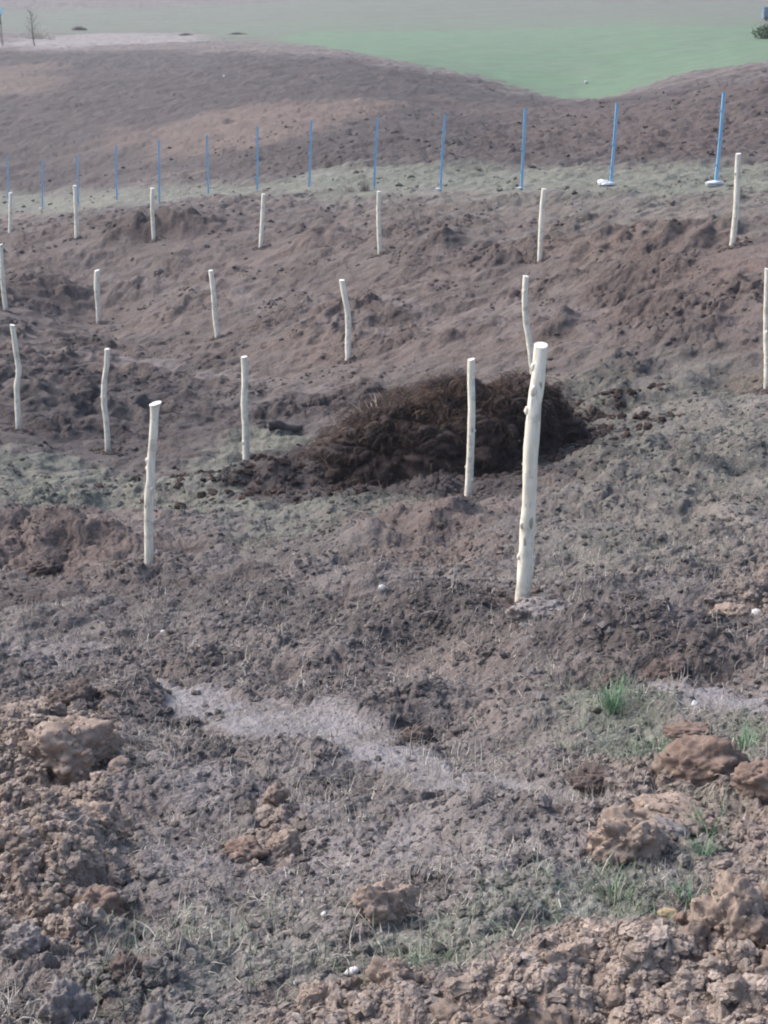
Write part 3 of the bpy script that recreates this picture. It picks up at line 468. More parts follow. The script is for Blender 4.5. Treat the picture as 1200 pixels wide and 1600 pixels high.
def wood_material():
    t = NT('peeled_wood'); g = t.obj(); mp = t.n('ShaderNodeMapping'); mp.inputs['Scale'].default_value = (1, 1, .12); t.l(g, mp.inputs[0])
    n1 = t.noise(mp.outputs[0], 55, 5, .65); n2 = t.noise(g, 9, 4, .6)
    oi = t.n('ShaderNodeObjectInfo')
    c = t.mix(t.ramp(n1, .38, .66), (.74, .68, .54), (.87, .82, .69)); c = t.mix(t.math('MULTIPLY', t.ramp(n2, .50, .66), .8), c, (.50, .45, .36))
    n3_ = t.noise(mp.outputs[0], 26, 6, .75); c = t.mix(t.ramp(n3_, .57, .66, 0, .75), c, (.42, .36, .27))
    sx = t.n('ShaderNodeSeparateXYZ'); t.l(g, sx.inputs[0]); mud = t.math('MULTIPLY', t.ramp(sx.outputs[2], .22, .0), t.ramp(n2, .35, .6)); c = t.mix(t.math('MULTIPLY', mud, .75), c, (.22, .18, .145))
    hs = t.n('ShaderNodeHueSaturation'); t.l(c, hs.inputs['Color']); t.l(t.math('ADD', t.math('MULTIPLY', oi.outputs['Random'], .14), .92), hs.inputs['Value'])
    t.l(hs.outputs[0], t.b.inputs['Base Color']); t.b.inputs['Roughness'].default_value = .6; t.bump(t.math('ADD', n1, n2), .35, .004); return t.m
M_WOOD = wood_material()
M_CUT = clod_material('sawn_wood', (.80, .77, .69), (.86, .84, .78), (.66, .58, .45), 60, rough=.7)
M_SCAR = clod_material('bark_scar', (.34, .30, .24), (.50, .46, .38), (.22, .18, .14), 60, rough=.8)
def paint(name, c, c2, rough=.45, metal=0.):
    t = NT(name); n = t.noise(t.obj(), 6, 5, .7); t.l(t.mix(t.ramp(n, .42, .7), c, c2), t.b.inputs['Base Color'])
    t.b.inputs['Roughness'].default_value = rough; t.b.inputs['Metallic'].default_value = metal; return t.m
M_BLUE = paint('blue_paint', (.20, .42, .62), (.28, .50, .68))
M_PALEBLUE = paint('pale_blue_sheet', (.35, .70, .80), (.42, .76, .84))
M_CONC = paint('wet_concrete', (.72, .73, .75), (.60, .61, .63), .8)
M_BARK = paint('dark_bark', (.05, .042, .04), (.10, .085, .08), .9)
M_TANK = paint('tank_paint', (.10, .15, .22), (.16, .22, .30), .5)
M_PANE = paint('pale_panel', (.42, .52, .56), (.5, .6, .63), .3)
M_TWIG = strand_material('twig', (.055, .045, .04), (.13, .105, .09), 6)
M_LEAF = strand_material('bush_leaf', (.05, .085, .035), (.10, .15, .07), 3)

# ------------------------------------------------------------------ ground: one sheet, fine where the photograph looks
def build_ground():
    py = np.concatenate([np.arange(0, 1000, .72), np.arange(1000, 1660, 1.4)])[::-1]
    rs = row_r(py)
    r = np.concatenate([np.geomspace(.25, rs[0] * .995, 90), rs, np.geomspace(rs[-1] * 1.01, 520, 36)])
    a0 = math.radians(18.3); n = 330
    pos = list(np.linspace(0, a0, n)); st = pos[-1] - pos[-2]
    while pos[-1] < math.pi:
        st = min(st * 1.09, math.radians(6)); pos.append(pos[-1] + st)
    pos = np.array(pos); pos = pos * np.where(pos > a0, 1, 1); pos[-1] = math.pi
    az = np.concatenate([-pos[1:-1][::-1], pos])       # the last one closes the ring
    A, R = np.meshgrid(az, r); x = (R * np.sin(A)).ravel(); y = (R * np.cos(A)).ravel()
    z, M = terrain(x, y)
    nr, nc = len(r), len(az); idx = np.arange(nr * nc).reshape(nr, nc); nx = np.roll(idx, -1, 1)
    F = np.stack([idx[:-1], nx[:-1], nx[1:], idx[1:]], -1).reshape(-1, 4)
    s_ = np.minimum(1, 3 / np.hypot(x, y)); amp = .012 + .02 * sstep(6, 14, np.hypot(x, y)) * (1 - M['field'])
    k1 = 22 * s_ + 5; x = x + amp * gnoise(z * 16, y * 9 + x * 3, 80); y = y + amp * gnoise(x * 9, z * 16, 81)
    V = np.stack([x, y, z], 1)
    o = mesh_np('ground', V, F, M_SOIL); me = o.data
    # close the tiny hole under the photographer's feet
    bm_c = len(V)
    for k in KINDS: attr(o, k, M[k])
    tag(o, kind='structure'); o['label'] = 'turned brown soil of the young orchard and the slopes behind it'
    c = mesh_np('ground_patch', np.vstack([V[:nc], [[0, 0, float(base_z(0., 0.))]]]), np.stack([np.arange(nc), np.full(nc, nc), (np.arange(nc) + 1) % nc], 1), M_SOIL)
    tag(c, kind='structure')
    return o
ground = build_ground()
del ground['label']
def gz(x, y): return terrain(np.atleast_1d(x), np.atleast_1d(y))[0]

# ------------------------------------------------------------------ haze
def build_haze():
    bm = bmesh.new(); bmesh.ops.create_cube(bm, size=1)
    zlo, zhi = -9.0, 42.0
    for v in bm.verts: v.co = Vector((v.co.x * 1080, v.co.y * 1080, (zlo + zhi) / 2 + v.co.z * (zhi - zlo)))
    t = NT('haze'); t.t.nodes.remove(t.b); v = t.n('ShaderNodeVolumePrincipled')
    v.inputs['Color'].default_value = (.90, .92, .97, 1); v.inputs['Density'].default_value = .0006; v.inputs['Anisotropy'].default_value = .2
    t.l(v.outputs[0], t.out.inputs['Volume'])
    me = bpy.data.meshes.new('haze'); bm.to_mesh(me); bm.free(); me.materials.append(t.m)
    tag(link(bpy.data.objects.new('haze', me)), kind='stuff')
build_haze()

# ------------------------------------------------------------------ clods
def n3(P, s, seed=0):
    """cheap smooth 3-D noise from three planes"""
    return (gnoise(P[:, 0] * s + seed, P[:, 1] * s + P[:, 2] * s * .7, seed) + gnoise(P[:, 1] * s + 5, P[:, 2] * s - P[:, 0] * s * .6, seed + 1) + gnoise(P[:, 2] * s + 9, P[:, 0] * s + P[:, 1] * s * .8, seed + 2)) / 1.7
def worley3(P, s, seed):
    Q = P * s + seed * 3.7; I = np.floor(Q).astype(np.int64); f1 = np.full(len(Q), 9.); f2 = f1.copy(); cid = np.zeros(len(Q))
    for a in (-1, 0, 1):
        for b in (-1, 0, 1):
            for c in (-1, 0, 1):
                h = hsh(I[:, 0] + a + (I[:, 2] + c) * 57, I[:, 1] + b + (I[:, 2] + c) * 131, seed)
                o = np.stack([I[:, 0] + a + (h & 0xff) / 255., I[:, 1] + b + ((h >> 8) & 0xff) / 255., I[:, 2] + c + ((h >> 16) & 0xff) / 255.], 1)
                d = np.linalg.norm(o - Q, axis=1); m = d < f1; f2 = np.where(m, f1, np.minimum(f2, d)); cid = np.where(m, ((h >> 4) & 0xff) / 255., cid); f1 = np.where(m, d, f1)
    return f1, f2, cid
_ico = {}
def ico(sub):
    if sub not in _ico:
        bm = bmesh.new(); bmesh.ops.create_icosphere(bm, subdivisions=sub, radius=1)
        V = np.array([v.co[:] for v in bm.verts]); F = np.array([[v.index for v in f.verts] for f in bm.faces]); bm.free(); _ico[sub] = (V, F)
    return _ico[sub]
def clod_shape(seed, rx, ry, rz, sub=4, knob=.3, flat=0.):
    V, F = ico(sub); V = V.copy(); N = V.copy()
    r = 1 + .35 * n3(N, 1.1, seed) + .22 * n3(N, 2.3, seed + 10) + .10 * n3(N, 5, seed + 20) + .06 * n3(N, 11, seed + 30) + .035 * n3(N, 24, seed + 40)
    f1, f2, cid = worley3(N, 1.7, seed); r += knob * ((cid - .5) * .55 * sstep(0, .12, f2 - f1) - .10 * sstep(.12, 0, f2 - f1))
    f1, f2, cid = worley3(N, 3.9, seed + 1); r += (.04 + knob * .35) * ((.55 - f1 * f1) * .3 + (cid - .5) * .75 * sstep(0, .15, f2 - f1))
    f1, f2, cid = worley3(N, 9.5, seed + 2); r += (.02 + knob * .14) * ((.45 - f1 * f1) * .4 + (cid - .5) * .5 * sstep(0, .2, f2 - f1)) * sstep(-.5, .3, n3(N, 2, seed + 50))
    V = N * r[:, None]
    top = V[:, 2]; V[:, 2] = np.where(top > .5, .5 + (top - .5) * (1 - flat), top)
    return V * np.array([rx, ry, rz]), F
def clod(name, key, seed, mat, label, knob=.3, flat=0., yaw=0., tilt=0., sink=.38, sub=5, depth=.8, group=None, data=None, cat='soil clod'):
    x, y, z0, w, h = data or D['clods'][key]
    V, F = clod_shape(seed, w * .5, w * .5 * depth, h * .62, sub, knob, flat)
    c, s = math.cos(yaw), math.sin(yaw); ct, s2 = math.cos(tilt), math.sin(tilt)
    V = V @ np.array([[ct, 0, s2], [0, 1, 0], [-s2, 0, ct]]).T
    o = mesh_np(name, V, F, mat); yy = y + w * .35 * depth
    z = float(gz(x, yy)[0]); lo = V[:, 2].min()
    o.location = (x, yy, min(z, z0 + .06) - lo - (V[:, 2].max() - lo) * sink)
    return tag(o, label, cat, group)
CRUMB_ON = []
CL = [
 ('smooth_red', 3, M_REDCLOD, 'large smooth rounded reddish brown clod under the right edge grass tufts', dict(knob=.12, depth=.7, tilt=-.15)),
 ('knobbly', 8, M_TANCLOD, 'tall knobbly tan clod with a rough lumpy face below the smooth red one', dict(knob=.5, depth=.8)),
 ('slab', 14, M_TANCLOD, 'wide flat topped slab of pale brown soil behind the knobbly clod', dict(knob=.35, flat=.7, tilt=.12, depth=.9)),
 ('wedge', 17, M_GREYCLOD, 'smooth wedge shaped clod leaning on the front of the flat slab', dict(knob=.15, flat=.5, tilt=.3)),
 ('edge', 19, M_REDCLOD, 'rounded brown clod cut by the right edge of the picture beside the smooth red one', dict(knob=.2)),
 ('centre', 23, M_TANCLOD, 'upright rough brown clod standing alone in the trampled middle foreground', dict(knob=.45)),
 ('leftup', 27, M_TANCLOD, 'broad tan clod crowning the upper left heap of dry soil', dict(knob=.4)),
 ('bot', 31, M_TANCLOD, 'chunky tan clod at the bottom edge just left of the middle', dict(knob=.5)),
 ('bot2', 35, M_TANCLOD, 'smaller tan clod at the bottom edge, leftmost of the two tan ones there', dict(knob=.5)),
 ('org', 39, M_TANCLOD, 'angular orange tan clod lying on grey trampled soil left of centre', dict(knob=.25, tilt=-.25)),
 ('org2', 41, M_REDCLOD, 'low orange brown clod touching the lower left of the angular one', dict(knob=.3)),
 ('tall', 45, M_TANCLOD, 'tall crumbly tan clod rising over the bottom right corner heap', dict(knob=.7, depth=.9)),
 ('greybl', 49, M_GREYCLOD, 'upright pale grey clod near the bottom left corner', dict(knob=.45)),
 ('l1', 53, M_REDCLOD, 'red brown clod with a steep right face on the lower left tan heap', dict(knob=.25)),
 ('l2', 57, M_GREYCLOD, 'grey clod against the left edge below the tan heap', dict(knob=.4)),
 ('l3', 61, M_TANCLOD, 'wide tan clod just under the dark cleft on the left', dict(knob=.4)),
 ('l4', 65, M_DARKCLOD, 'low dark brown clod beside the upright grey one at bottom left', dict(knob=.35)),
 ('l5', 67, M_TANCLOD, 'flat tan clod at the left edge below the broad crowning clod', dict(knob=.45)),
 ('l6', 69, M_DARKCLOD, 'brown clod behind the broad tan crowning clod at far left', dict(knob=.4)),
 ('slab2', 73, M_REDCLOD, 'flat red brown clod lying among grass above the smooth red clod', dict(knob=.2, flat=.5)),
 ('ridge', 77, M_DARKCLOD, 'rounded dark brown clod on the foot of the turned ridge at right', dict(knob=.2)),
 ('fold', 79, M_DARKCLOD, 'small curled dark clod in the hollow under the turned ridge', dict(knob=.5)),
 ('crack', 81, M_GREYCLOD, 'cracked grey brown clod at the foot of the nearest stake', dict(knob=.4, flat=.4)),
 ('r5', 85, M_REDCLOD, 'small brown clod beside the yellow stone above the bottom right heap', dict(knob=.35)),
 ('mid1', 87, M_DARKCLOD, 'low brown clod at the left end of the clump of large clods', dict(knob=.35)),
 ('r6', 89, M_TANCLOD, 'rough tan clod in the bottom right heap, left one of its pair', dict(knob=.6)),
 ('r7', 91, M_TANCLOD, 'rough tan clod in the bottom right heap, right one of its pair', dict(knob=.6)),
 ('c7', 93, M_DARKCLOD, 'dark clod overhanging the pale wet strip in the middle', dict(knob=.4)),
 ('d1', 95, M_DARKCLOD, 'dark clod in the hollow left of the flared top stake', dict(knob=.4)),
 ('up', 97, M_TANCLOD, 'tan clod by the white stone at the right edge', dict(knob=.4)),
]
for key, seed, mat, label, kw in CL:
    o = clod('soil_clod', key, seed, mat, label, **kw); w = D['clods'][key][3]
    n = len(o.data.vertices); V = np.empty(n * 3, f4); o.data.vertices.foreach_get('co', V); V = V.reshape(-1, 3) + np.array(o.location)
    k = RNG.choice(n, 40 if mat is M_REDCLOD or key == 'wedge' else 260, replace=False)
    CRUMB_ON.append((V[k], {M_TANCLOD.name: (.32, .245, .19), M_REDCLOD.name: (.20, .14, .108), M_GREYCLOD.name: (.22, .195, .18), M_DARKCLOD.name: (.10, .08, .07)}[mat.name], w))
LUMPS = []
for i in range(7):
    V, F = clod_shape(400 + i * 5, 1., .85, .7, 4, .45 + .1 * (i % 3)); me_o = mesh_np('soil_lump', V, F, M_GREYCLOD if i > 4 else M_TANCLOD); LUMPS.append(me_o.data); bpy.data.objects.remove(me_o)
_x, _y = scatter_pts = (lambda n: (lambda r, a: (r * np.sin(a), r * np.cos(a)))(2.5 + 3.6 * RNG.random(n), np.radians((RNG.random(n) * 2 - 1) * 17)))(3000)
_M = masks(_x, _y); _bl = (_x < -.35) & (_y < 3.7)
_p = .9 * _M['tan'] + .35 * _bl + .01; _k = np.where(RNG.random(3000) < _p * .25)[0][:85]; _z = gz(_x, _y)
for j in _k:
    tn = _M['tan'][j] > .4; o = link(bpy.data.objects.new('soil_lump', LUMPS[RNG.integers(0, 5) if tn else RNG.integers(5, 7)]))
    w = .018 + .034 * RNG.random() ** 1.5
    o.location = (_x[j], _y[j], _z[j] + w * .1); o.scale = (w, w * .9, w); o.rotation_euler = (RNG.random() * .6, RNG.random() * .6, RNG.random() * 6.28)
    if tn: tag(o, 'fist sized tan lump of dry soil among the loose tan crumbs of the foreground', 'soil lump', 'tan lumps of dry soil in the foreground heaps')
    else: tag(o, 'fist sized grey lump of soil lying on the trodden grey ground in the foreground', 'soil lump', 'grey lumps of soil in the foreground')
STL = {'w1': 'white pebble in front of the red mound, left of the nearest stake', 'w2': 'white pebble below the stake with the flared top',
 'w3': 'white stone at the right edge beside a tan clod', 'w4': 'pale stone lying on the far green field', 'w5': 'white pebble left of the upright middle clod',
 'w6': 'white pebble on grey soil near the bottom left of the middle', 'w7': 'cream stone chip on top of the tan clods at the bottom edge',
 'w8': 'white pebble at the upper left end of the pale wet strip', 'w9': 'tiny white stone on the far ploughed slope', 'w10': 'white pebble beside the grass at right of the wet strip',
 'w11': 'tiny white pebble above the chunky bottom clod'}
D['stones']['w10'] = [1.147, 5.25, -.69, .03, .02]
for i, (k, v) in enumerate(D['stones'].items()):
    clod('white_stone', None, 200 + i * 3, M_STONE, STL[k], knob=.1, sink=.15, sub=2, data=[v[0], v[1], v[2] + .1, v[3] * .9, v[4]], cat='stone')
clod('yellow_stone', 'yel', 251, M_YELSTONE, 'flat yellowish stone in the grass above the bottom right heap', knob=.08, flat=.3, sink=.2, sub=3, cat='stone')

# scattered crumbs: instanced by geometry nodes from prototypes grown inside the tree
def crumb_tree():
    g = bpy.data.node_groups.new('crumb_scatter', 'GeometryNodeTree')
    g.interface.new_socket('Geometry', in_out='INPUT', socket_type='NodeSocketGeometry'); g.interface.new_socket('Geometry', in_out='OUTPUT', socket_type='NodeSocketGeometry')
    N = g.nodes; L = g.links; gi = N.new('NodeGroupInput'); go = N.new('NodeGroupOutput')
    join = N.new('GeometryNodeJoinGeometry')
    for i in range(7):
        ic = N.new('GeometryNodeMeshIcoSphere'); ic.inputs['Radius'].default_value = 1; ic.inputs['Subdivisions'].default_value = 3
        ps = N.new('GeometryNodeInputPosition'); ad = N.new('ShaderNodeVectorMath'); ad.operation = 'ADD'; ad.inputs[1].default_value = (i * 7.3, i * 3.1, i * 1.7)
        L.new(ps.outputs[0], ad.inputs[0])
        nz = N.new('ShaderNodeTexNoise'); nz.inputs['Scale'].default_value = 1.15; nz.inputs['Detail'].default_value = 3; nz.inputs['Roughness'].default_value = .6
        L.new(ad.outputs[0], nz.inputs['Vector'])
        sb = N.new('ShaderNodeVectorMath'); sb.operation = 'SUBTRACT'; sb.inputs[1].default_value = (.5, .5, .5); L.new(nz.outputs['Color'], sb.inputs[0])
        sc_ = N.new('ShaderNodeVectorMath'); sc_.operation = 'SCALE'; sc_.inputs['Scale'].default_value = 1.9; L.new(sb.outputs[0], sc_.inputs[0])
        sp = N.new('GeometryNodeSetPosition'); L.new(ic.outputs[0], sp.inputs['Geometry']); L.new(sc_.outputs[0], sp.inputs['Offset'])
        tr = N.new('GeometryNodeTransform'); tr.inputs['Scale'].default_value = (1, .75 + .08 * (i % 3), .55 + .07 * (i % 4)); L.new(sp.outputs[0], tr.inputs['Geometry'])
        sm = N.new('GeometryNodeSetMaterial'); sm.inputs['Material'].default_value = M_CRUMB; L.new(tr.outputs[0], sm.inputs['Geometry'])
        ti = N.new('GeometryNodeGeometryToInstance'); L.new(sm.outputs[0], ti.inputs[0]); L.new(ti.outputs[0], join.inputs[0])
    iop = N.new('GeometryNodeInstanceOnPoints'); iop.inputs['Pick Instance'].default_value = True
    L.new(gi.outputs[0], iop.inputs['Points']); L.new(join.outputs[0], iop.inputs['Instance'])
    def na(name, typ, sock):
        a = N.new('GeometryNodeInputNamedAttribute'); a.data_type = typ; a.inputs['Name'].default_value = name
        L.new(a.outputs['Attribute'], sock)
    na('var', 'INT', iop.inputs['Instance Index']); na('rot', 'FLOAT_VECTOR', iop.inputs['Rotation']); na('scl', 'FLOAT_VECTOR', iop.inputs['Scale'])
    L.new(iop.outputs[0], go.inputs[0])
    return g
def scatter_points(n, r0, r1, half=17.6, power=1.0):
    u = RNG.random(n); r = (r0 ** power + u * (r1 ** power - r0 ** power)) ** (1 / power)
    a = np.radians((RNG.random(n) * 2 - 1) * half); return r * np.sin(a), r * np.cos(a)
def build_crumbs():
    X = [];Y = [];S = []
    for n, r0, r1, s0, s1, p in ((60000, 2.4, 7.5, .0035, .013, 1.1), (9000, 2.4, 8, .012, .028, 1.3), (52000, 6, 17, .006, .028, 1.2), (40000, 13, 36, .009, .045, 1.2), (12000, 30, 75, .03, .10, 1.1)):
        x, y = scatter_points(n, r0, r1, power=p); s = s0 * (s1 / s0) ** (RNG.random(n) ** 2.0)
        X.append(x); Y.append(y); S.append(s)
    X = np.concatenate(X); Y = np.concatenate(Y); S = np.concatenate(S)
    z, M = terrain(X, Y)
    cl = sstep(-.25, .35, gnoise(X * 2.2, Y * 2.2, 90)) * .6 + .4 * sstep(-.2, .3, gnoise(X * .7, Y * .7, 91))
    dens = (.12 + .50 * cl) * (1 - .9 * M['silt']) * (1 - .45 * M['grass']) + .9 * M['tan']
    rr_ = np.hypot(X, Y); clump = sstep(.05, .5, gnoise(X * 1.1, Y * .8, 94) + .35 * gnoise(X * 3, Y * 3, 95)); fr = sstep(14, 20, rr_)
    dens = dens * (1 - fr) + fr * clump * .9 * (1 - .5 * M['grass'])
    dens *= (1 - np.clip(M['field'] * 2, 0, 1))
    keep = RNG.random(len(X)) < dens
    X, Y, S, z = X[keep], Y[keep], S[keep], z[keep]; n = len(X)
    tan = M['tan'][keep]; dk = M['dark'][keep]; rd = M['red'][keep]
    med = sstep(-.3, .3, gnoise(X * 1.6, Y * 1.6, 92) + (RNG.random(n) - .5) * .6)[:, None]
    L_ = lambda a: np.array(a)[None, :]
    c = L_(SOIL) * (1 - med) + L_(SOIL2) * med * 1.08
    c = c + (L_(RED) * 1.15 - c) * (rd * .9)[:, None]
    tt = (RNG.random((n, 1))) ; tc = L_((.205, .162, .134)) * (1 - tt) + L_((.37, .30, .25)) * tt
    c = c + (tc - c) * tan[:, None]
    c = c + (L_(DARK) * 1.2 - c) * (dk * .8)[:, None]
    gg = M['grass'][keep][:, None] * .5; c = c + (L_(GRS) - c) * gg
    tint = np.concatenate([c * (.88 + .24 * RNG.random((n, 1))), np.ones((n, 1))], 1)
    S *= 1 + .15 * tan
    for V, c, w in CRUMB_ON:
        m = len(V); S = np.concatenate([S, w * (.012 + .04 * RNG.random(m) ** 2)]); X = np.concatenate([X, V[:, 0]]); Y = np.concatenate([Y, V[:, 1]]); z = np.concatenate([z, V[:, 2]])
        tint = np.concatenate([tint, np.concatenate([np.array(c)[None] * (.75 + .5 * RNG.random((m, 1))), np.ones((m, 1))], 1)])
    # disturbed soil thrown up round the foot of every stake
    for s in D['stakes'].values():
        m = 110; a = RNG.random(m) * 6.28; q = .05 + .22 * RNG.random(m) ** 1.3; sx = s[-1][0] + np.cos(a) * q; sy = s[-1][1] + np.sin(a) * q * .7
        sz = gz(sx, sy); X = np.concatenate([X, sx]); Y = np.concatenate([Y, sy]); z = np.concatenate([z, sz]); S = np.concatenate([S, .010 + .028 * RNG.random(m) ** 2])
        tint = np.concatenate([tint, np.concatenate([np.array([[.10, .078, .070]]) * (.8 + .7 * RNG.random((m, 1))), np.ones((m, 1))], 1)])
    hx, hy = D['pts']['heap'][:2]; m = 1000; a = RNG.random(m) * 6.28; q = 1 + .45 * np.abs(RNG.standard_normal(m)); sx = hx + 1.5 * np.cos(a) * q - .35 * (np.cos(a) < 0) * q - .22 * (np.cos(a) > .3) * q; sy = hy + .75 + .85 * np.sin(a) * q
    sz = gz(sx, sy); X = np.concatenate([X, sx]); Y = np.concatenate([Y, sy]); z = np.concatenate([z, sz]); S = np.concatenate([S, .012 + .06 * RNG.random(m) ** 2])
    tint = np.concatenate([tint, np.concatenate([np.array([[.045, .030, .026]]) * (.7 + .9 * RNG.random((m, 1))), np.ones((m, 1))], 1)])
    n = len(X)
    me = bpy.data.meshes.new('soil_crumbs'); me.vertices.add(n)
    me.vertices.foreach_set('co', np.stack([X, Y, z - S * .05], 1).astype(f4).ravel())
    o = link(bpy.data.objects.new('soil_crumbs', me))
    attr(o, 'scl', S[:, None] * (.8 + .5 * RNG.random((n, 3))), 'FLOAT_VECTOR'); attr(o, 'var', RNG.integers(0, 7, n), 'INT')
    R = RNG.random((n, 3)) * np.array([.9, .9, 6.28]) - np.array([.45, .45, 0]); attr(o, 'rot', R, 'FLOAT_VECTOR'); attr(o, 'tint', tint, 'FLOAT_COLOR')
    me.materials.append(M_CRUMB)
    md = o.modifiers.new('scatter', 'NODES'); md.node_group = crumb_tree()
    tag(o, 'loose crumbs and small lumps of broken soil all over the plot', 'soil crumbs', kind='stuff')
build_crumbs()

# ------------------------------------------------------------------ strands (stalks, roots, grass) as real slim ribbons with a triangular section
def strands(name, base, length, lean, az, curl, width, mat, seg=4, parent=None, flat=False, cam_ok=True):
    n = len(base); base = np.asarray(base); length = np.asarray(length)[:, None]
    t = np.linspace(0, 1, seg + 1)[None, :]
    ang = np.asarray(lean)[:, None] + np.asarray(curl)[:, None] * t      # angle from vertical
    ds = length / seg
    dx = np.sin(ang) * ds; dz = np.cos(ang) * ds
    hx = np.concatenate([np.zeros((n, 1)), np.cumsum(dx[:, :-1], 1)], 1); hz = np.concatenate([np.zeros((n, 1)), np.cumsum(dz[:, :-1], 1)], 1)
    azz = np.asarray(az)[:, None] + (RNG.random((n, 1)) - .5) * 1.6 * t
    ca, sa = np.cos(azz), np.sin(azz)
    C = np.stack([base[:, 0:1] + hx * ca, base[:, 1:2] + hx * sa, base[:, 2:3] + hz], -1)      # n,seg+1,3
    w = np.asarray(width)[:, None] * (1 - .75 * t)
    V = []
    for k in range(3):
        b = k * 2.0944
        ox = np.cos(b); oy = np.sin(b) * (.35 if flat else 1)
        V.append(C + np.stack([(-sa * ox + ca * oy) * w, (ca * ox + sa * oy) * w, oy * w * .5], -1))
    V = np.stack(V, 2).reshape(n, -1, 3)          # n,(seg+1)*3,3
    F = []
    for s in range(seg):
        for k in range(3):
            a = s * 3 + k; b = s * 3 + (k + 1) % 3; F.append((a, b, b + 3, a + 3))
    F = np.array(F)[None] + (np.arange(n) * (seg + 1) * 3)[:, None, None]
    return mesh_np(name, V.reshape(-1, 3), F.reshape(-1, 4), mat, parent=parent)
def scatter_strands(name, n, r0, r1, weight, L, lean, curl, width, mat, label, cat, power=1.2, seg=4):
    x, y = scatter_points(n, r0, r1, power=power); z, M = terrain(x, y)
    k = RNG.random(n) < weight(x, y, M); x, y, z = x[k], y[k], z[k]; m = len(x)
    l = L[0] + (L[1] - L[0]) * RNG.random(m) ** 2
    o = strands(name, np.stack([x, y, z - .004], 1), l, lean[0] + (lean[1] - lean[0]) * RNG.random(m), RNG.random(m) * 6.28,
        (RNG.random(m) * 2 - 1) * curl, width[0] + (width[1] - width[0]) * RNG.random(m), mat, seg)
    return tag(o, label, cat, kind='stuff')
patch = lambda x, y, s, sd_: sstep(-.15, .45, gnoise(x * s, y * s, sd_))
scatter_strands('dry_stalks', 60000, 2.4, 9, lambda x, y, M: (.10 + .5 * patch(x, y, 2.5, 70)) * (1 - M['tan'] * .9), (.02, .11), (.3, 1.6), 2.4, (.0011, .0026), M_STRAW, 'pale dead stalks and straw bits lying and standing on the soil', 'dry stalks')
scatter_strands('root_fibres', 18000, 2.4, 11, lambda x, y, M: (.25 + .5 * patch(x, y, 2, 71)) * (1 - M['tan'] * .8), (.015, .08), (.3, 1.6), 2.6, (.0010, .0026), M_ROOT, 'brown root fibres and rotted stems tangled in the turned soil', 'root fibres')
scatter_strands('slope_stubble', 30000, 8, 18, lambda x, y, M: (.2 + .6 * patch(x, y, 1.5, 76)) * (1 - .5 * M['dark']), (.03, .10), (.4, 1.6), 2.0, (.0016, .0038), M_ROOT, 'rotted stems and stubble matted into the soil round the stakes', 'stubble', seg=3)
scatter_strands('short_grass', 90000, 2.4, 9, lambda x, y, M: M['grass'] * (.25 + .75 * patch(x, y, 4, 72)), (.02, .09), (.2, 1.3), 1.5, (.0013, .0028), M_GRASS, 'short grey green grass growing between the clods', 'grass', seg=3)
scatter_strands('slope_grass', 30000, 8, 34, lambda x, y, M: M['grass'] * (.35 + .65 * patch(x, y, 1.5, 73)), (.03, .09), (.1, 1.0), 1.2, (.003, .006), M_GRASS, 'thin grey green grass on the middle slope', 'grass', seg=2)
def tuft(key, n, label, mat=None, gap=.45):
    x, y, z0, w, h = D['tufts'][key]
    a = RNG.random(n) * 6.28; rr = np.sqrt(RNG.random(n)) * w * gap
    px = x + np.cos(a) * rr; py = y + w * .3 + np.sin(a) * rr * .8; pz = gz(px, py)
    z = float(pz.min()); B = np.stack([px - x, py - y, pz - z - .005], 1)
    l = h * (.5 + .75 * RNG.random(n))
    o = strands('grass_tuft', B, l, .15 + .45 * RNG.random(n), a, (RNG.random(n)) * 1.1, (.0018 + .0022 * RNG.random(n)), mat or M_LUSH, 5, flat=True)
    o.location = (x, y, z); tag(o, label, 'grass tuft')
tuft('t1', 60, 'narrow upright green grass tuft above the wet strip at right')
tuft('t2', 42, 'bright green grass tuft with spread blades at the right edge, upper of two')
tuft('t3', 30, 'bright green grass tuft just under the spread one at the right edge')
tuft('t4', 36, 'slim green tuft in the gap right of the flat slab clod')
tuft('t5', 28, 'low green tuft below the gap beside the slab clod')
tuft('t6', 46, 'wide low green tuft just above the bottom right tan heap')
tuft('t7', 46, 'grey green tuft left of the yellow stone', M_GRASS)
tuft('t8', 40, 'green tuft right above the yellow stone')
tuft('t9', 24, 'small green tuft left of the narrow upright one', M_GRASS)
tuft('t12', 60, 'broad grey green tuft in front of the narrow upright one', M_GRASS)

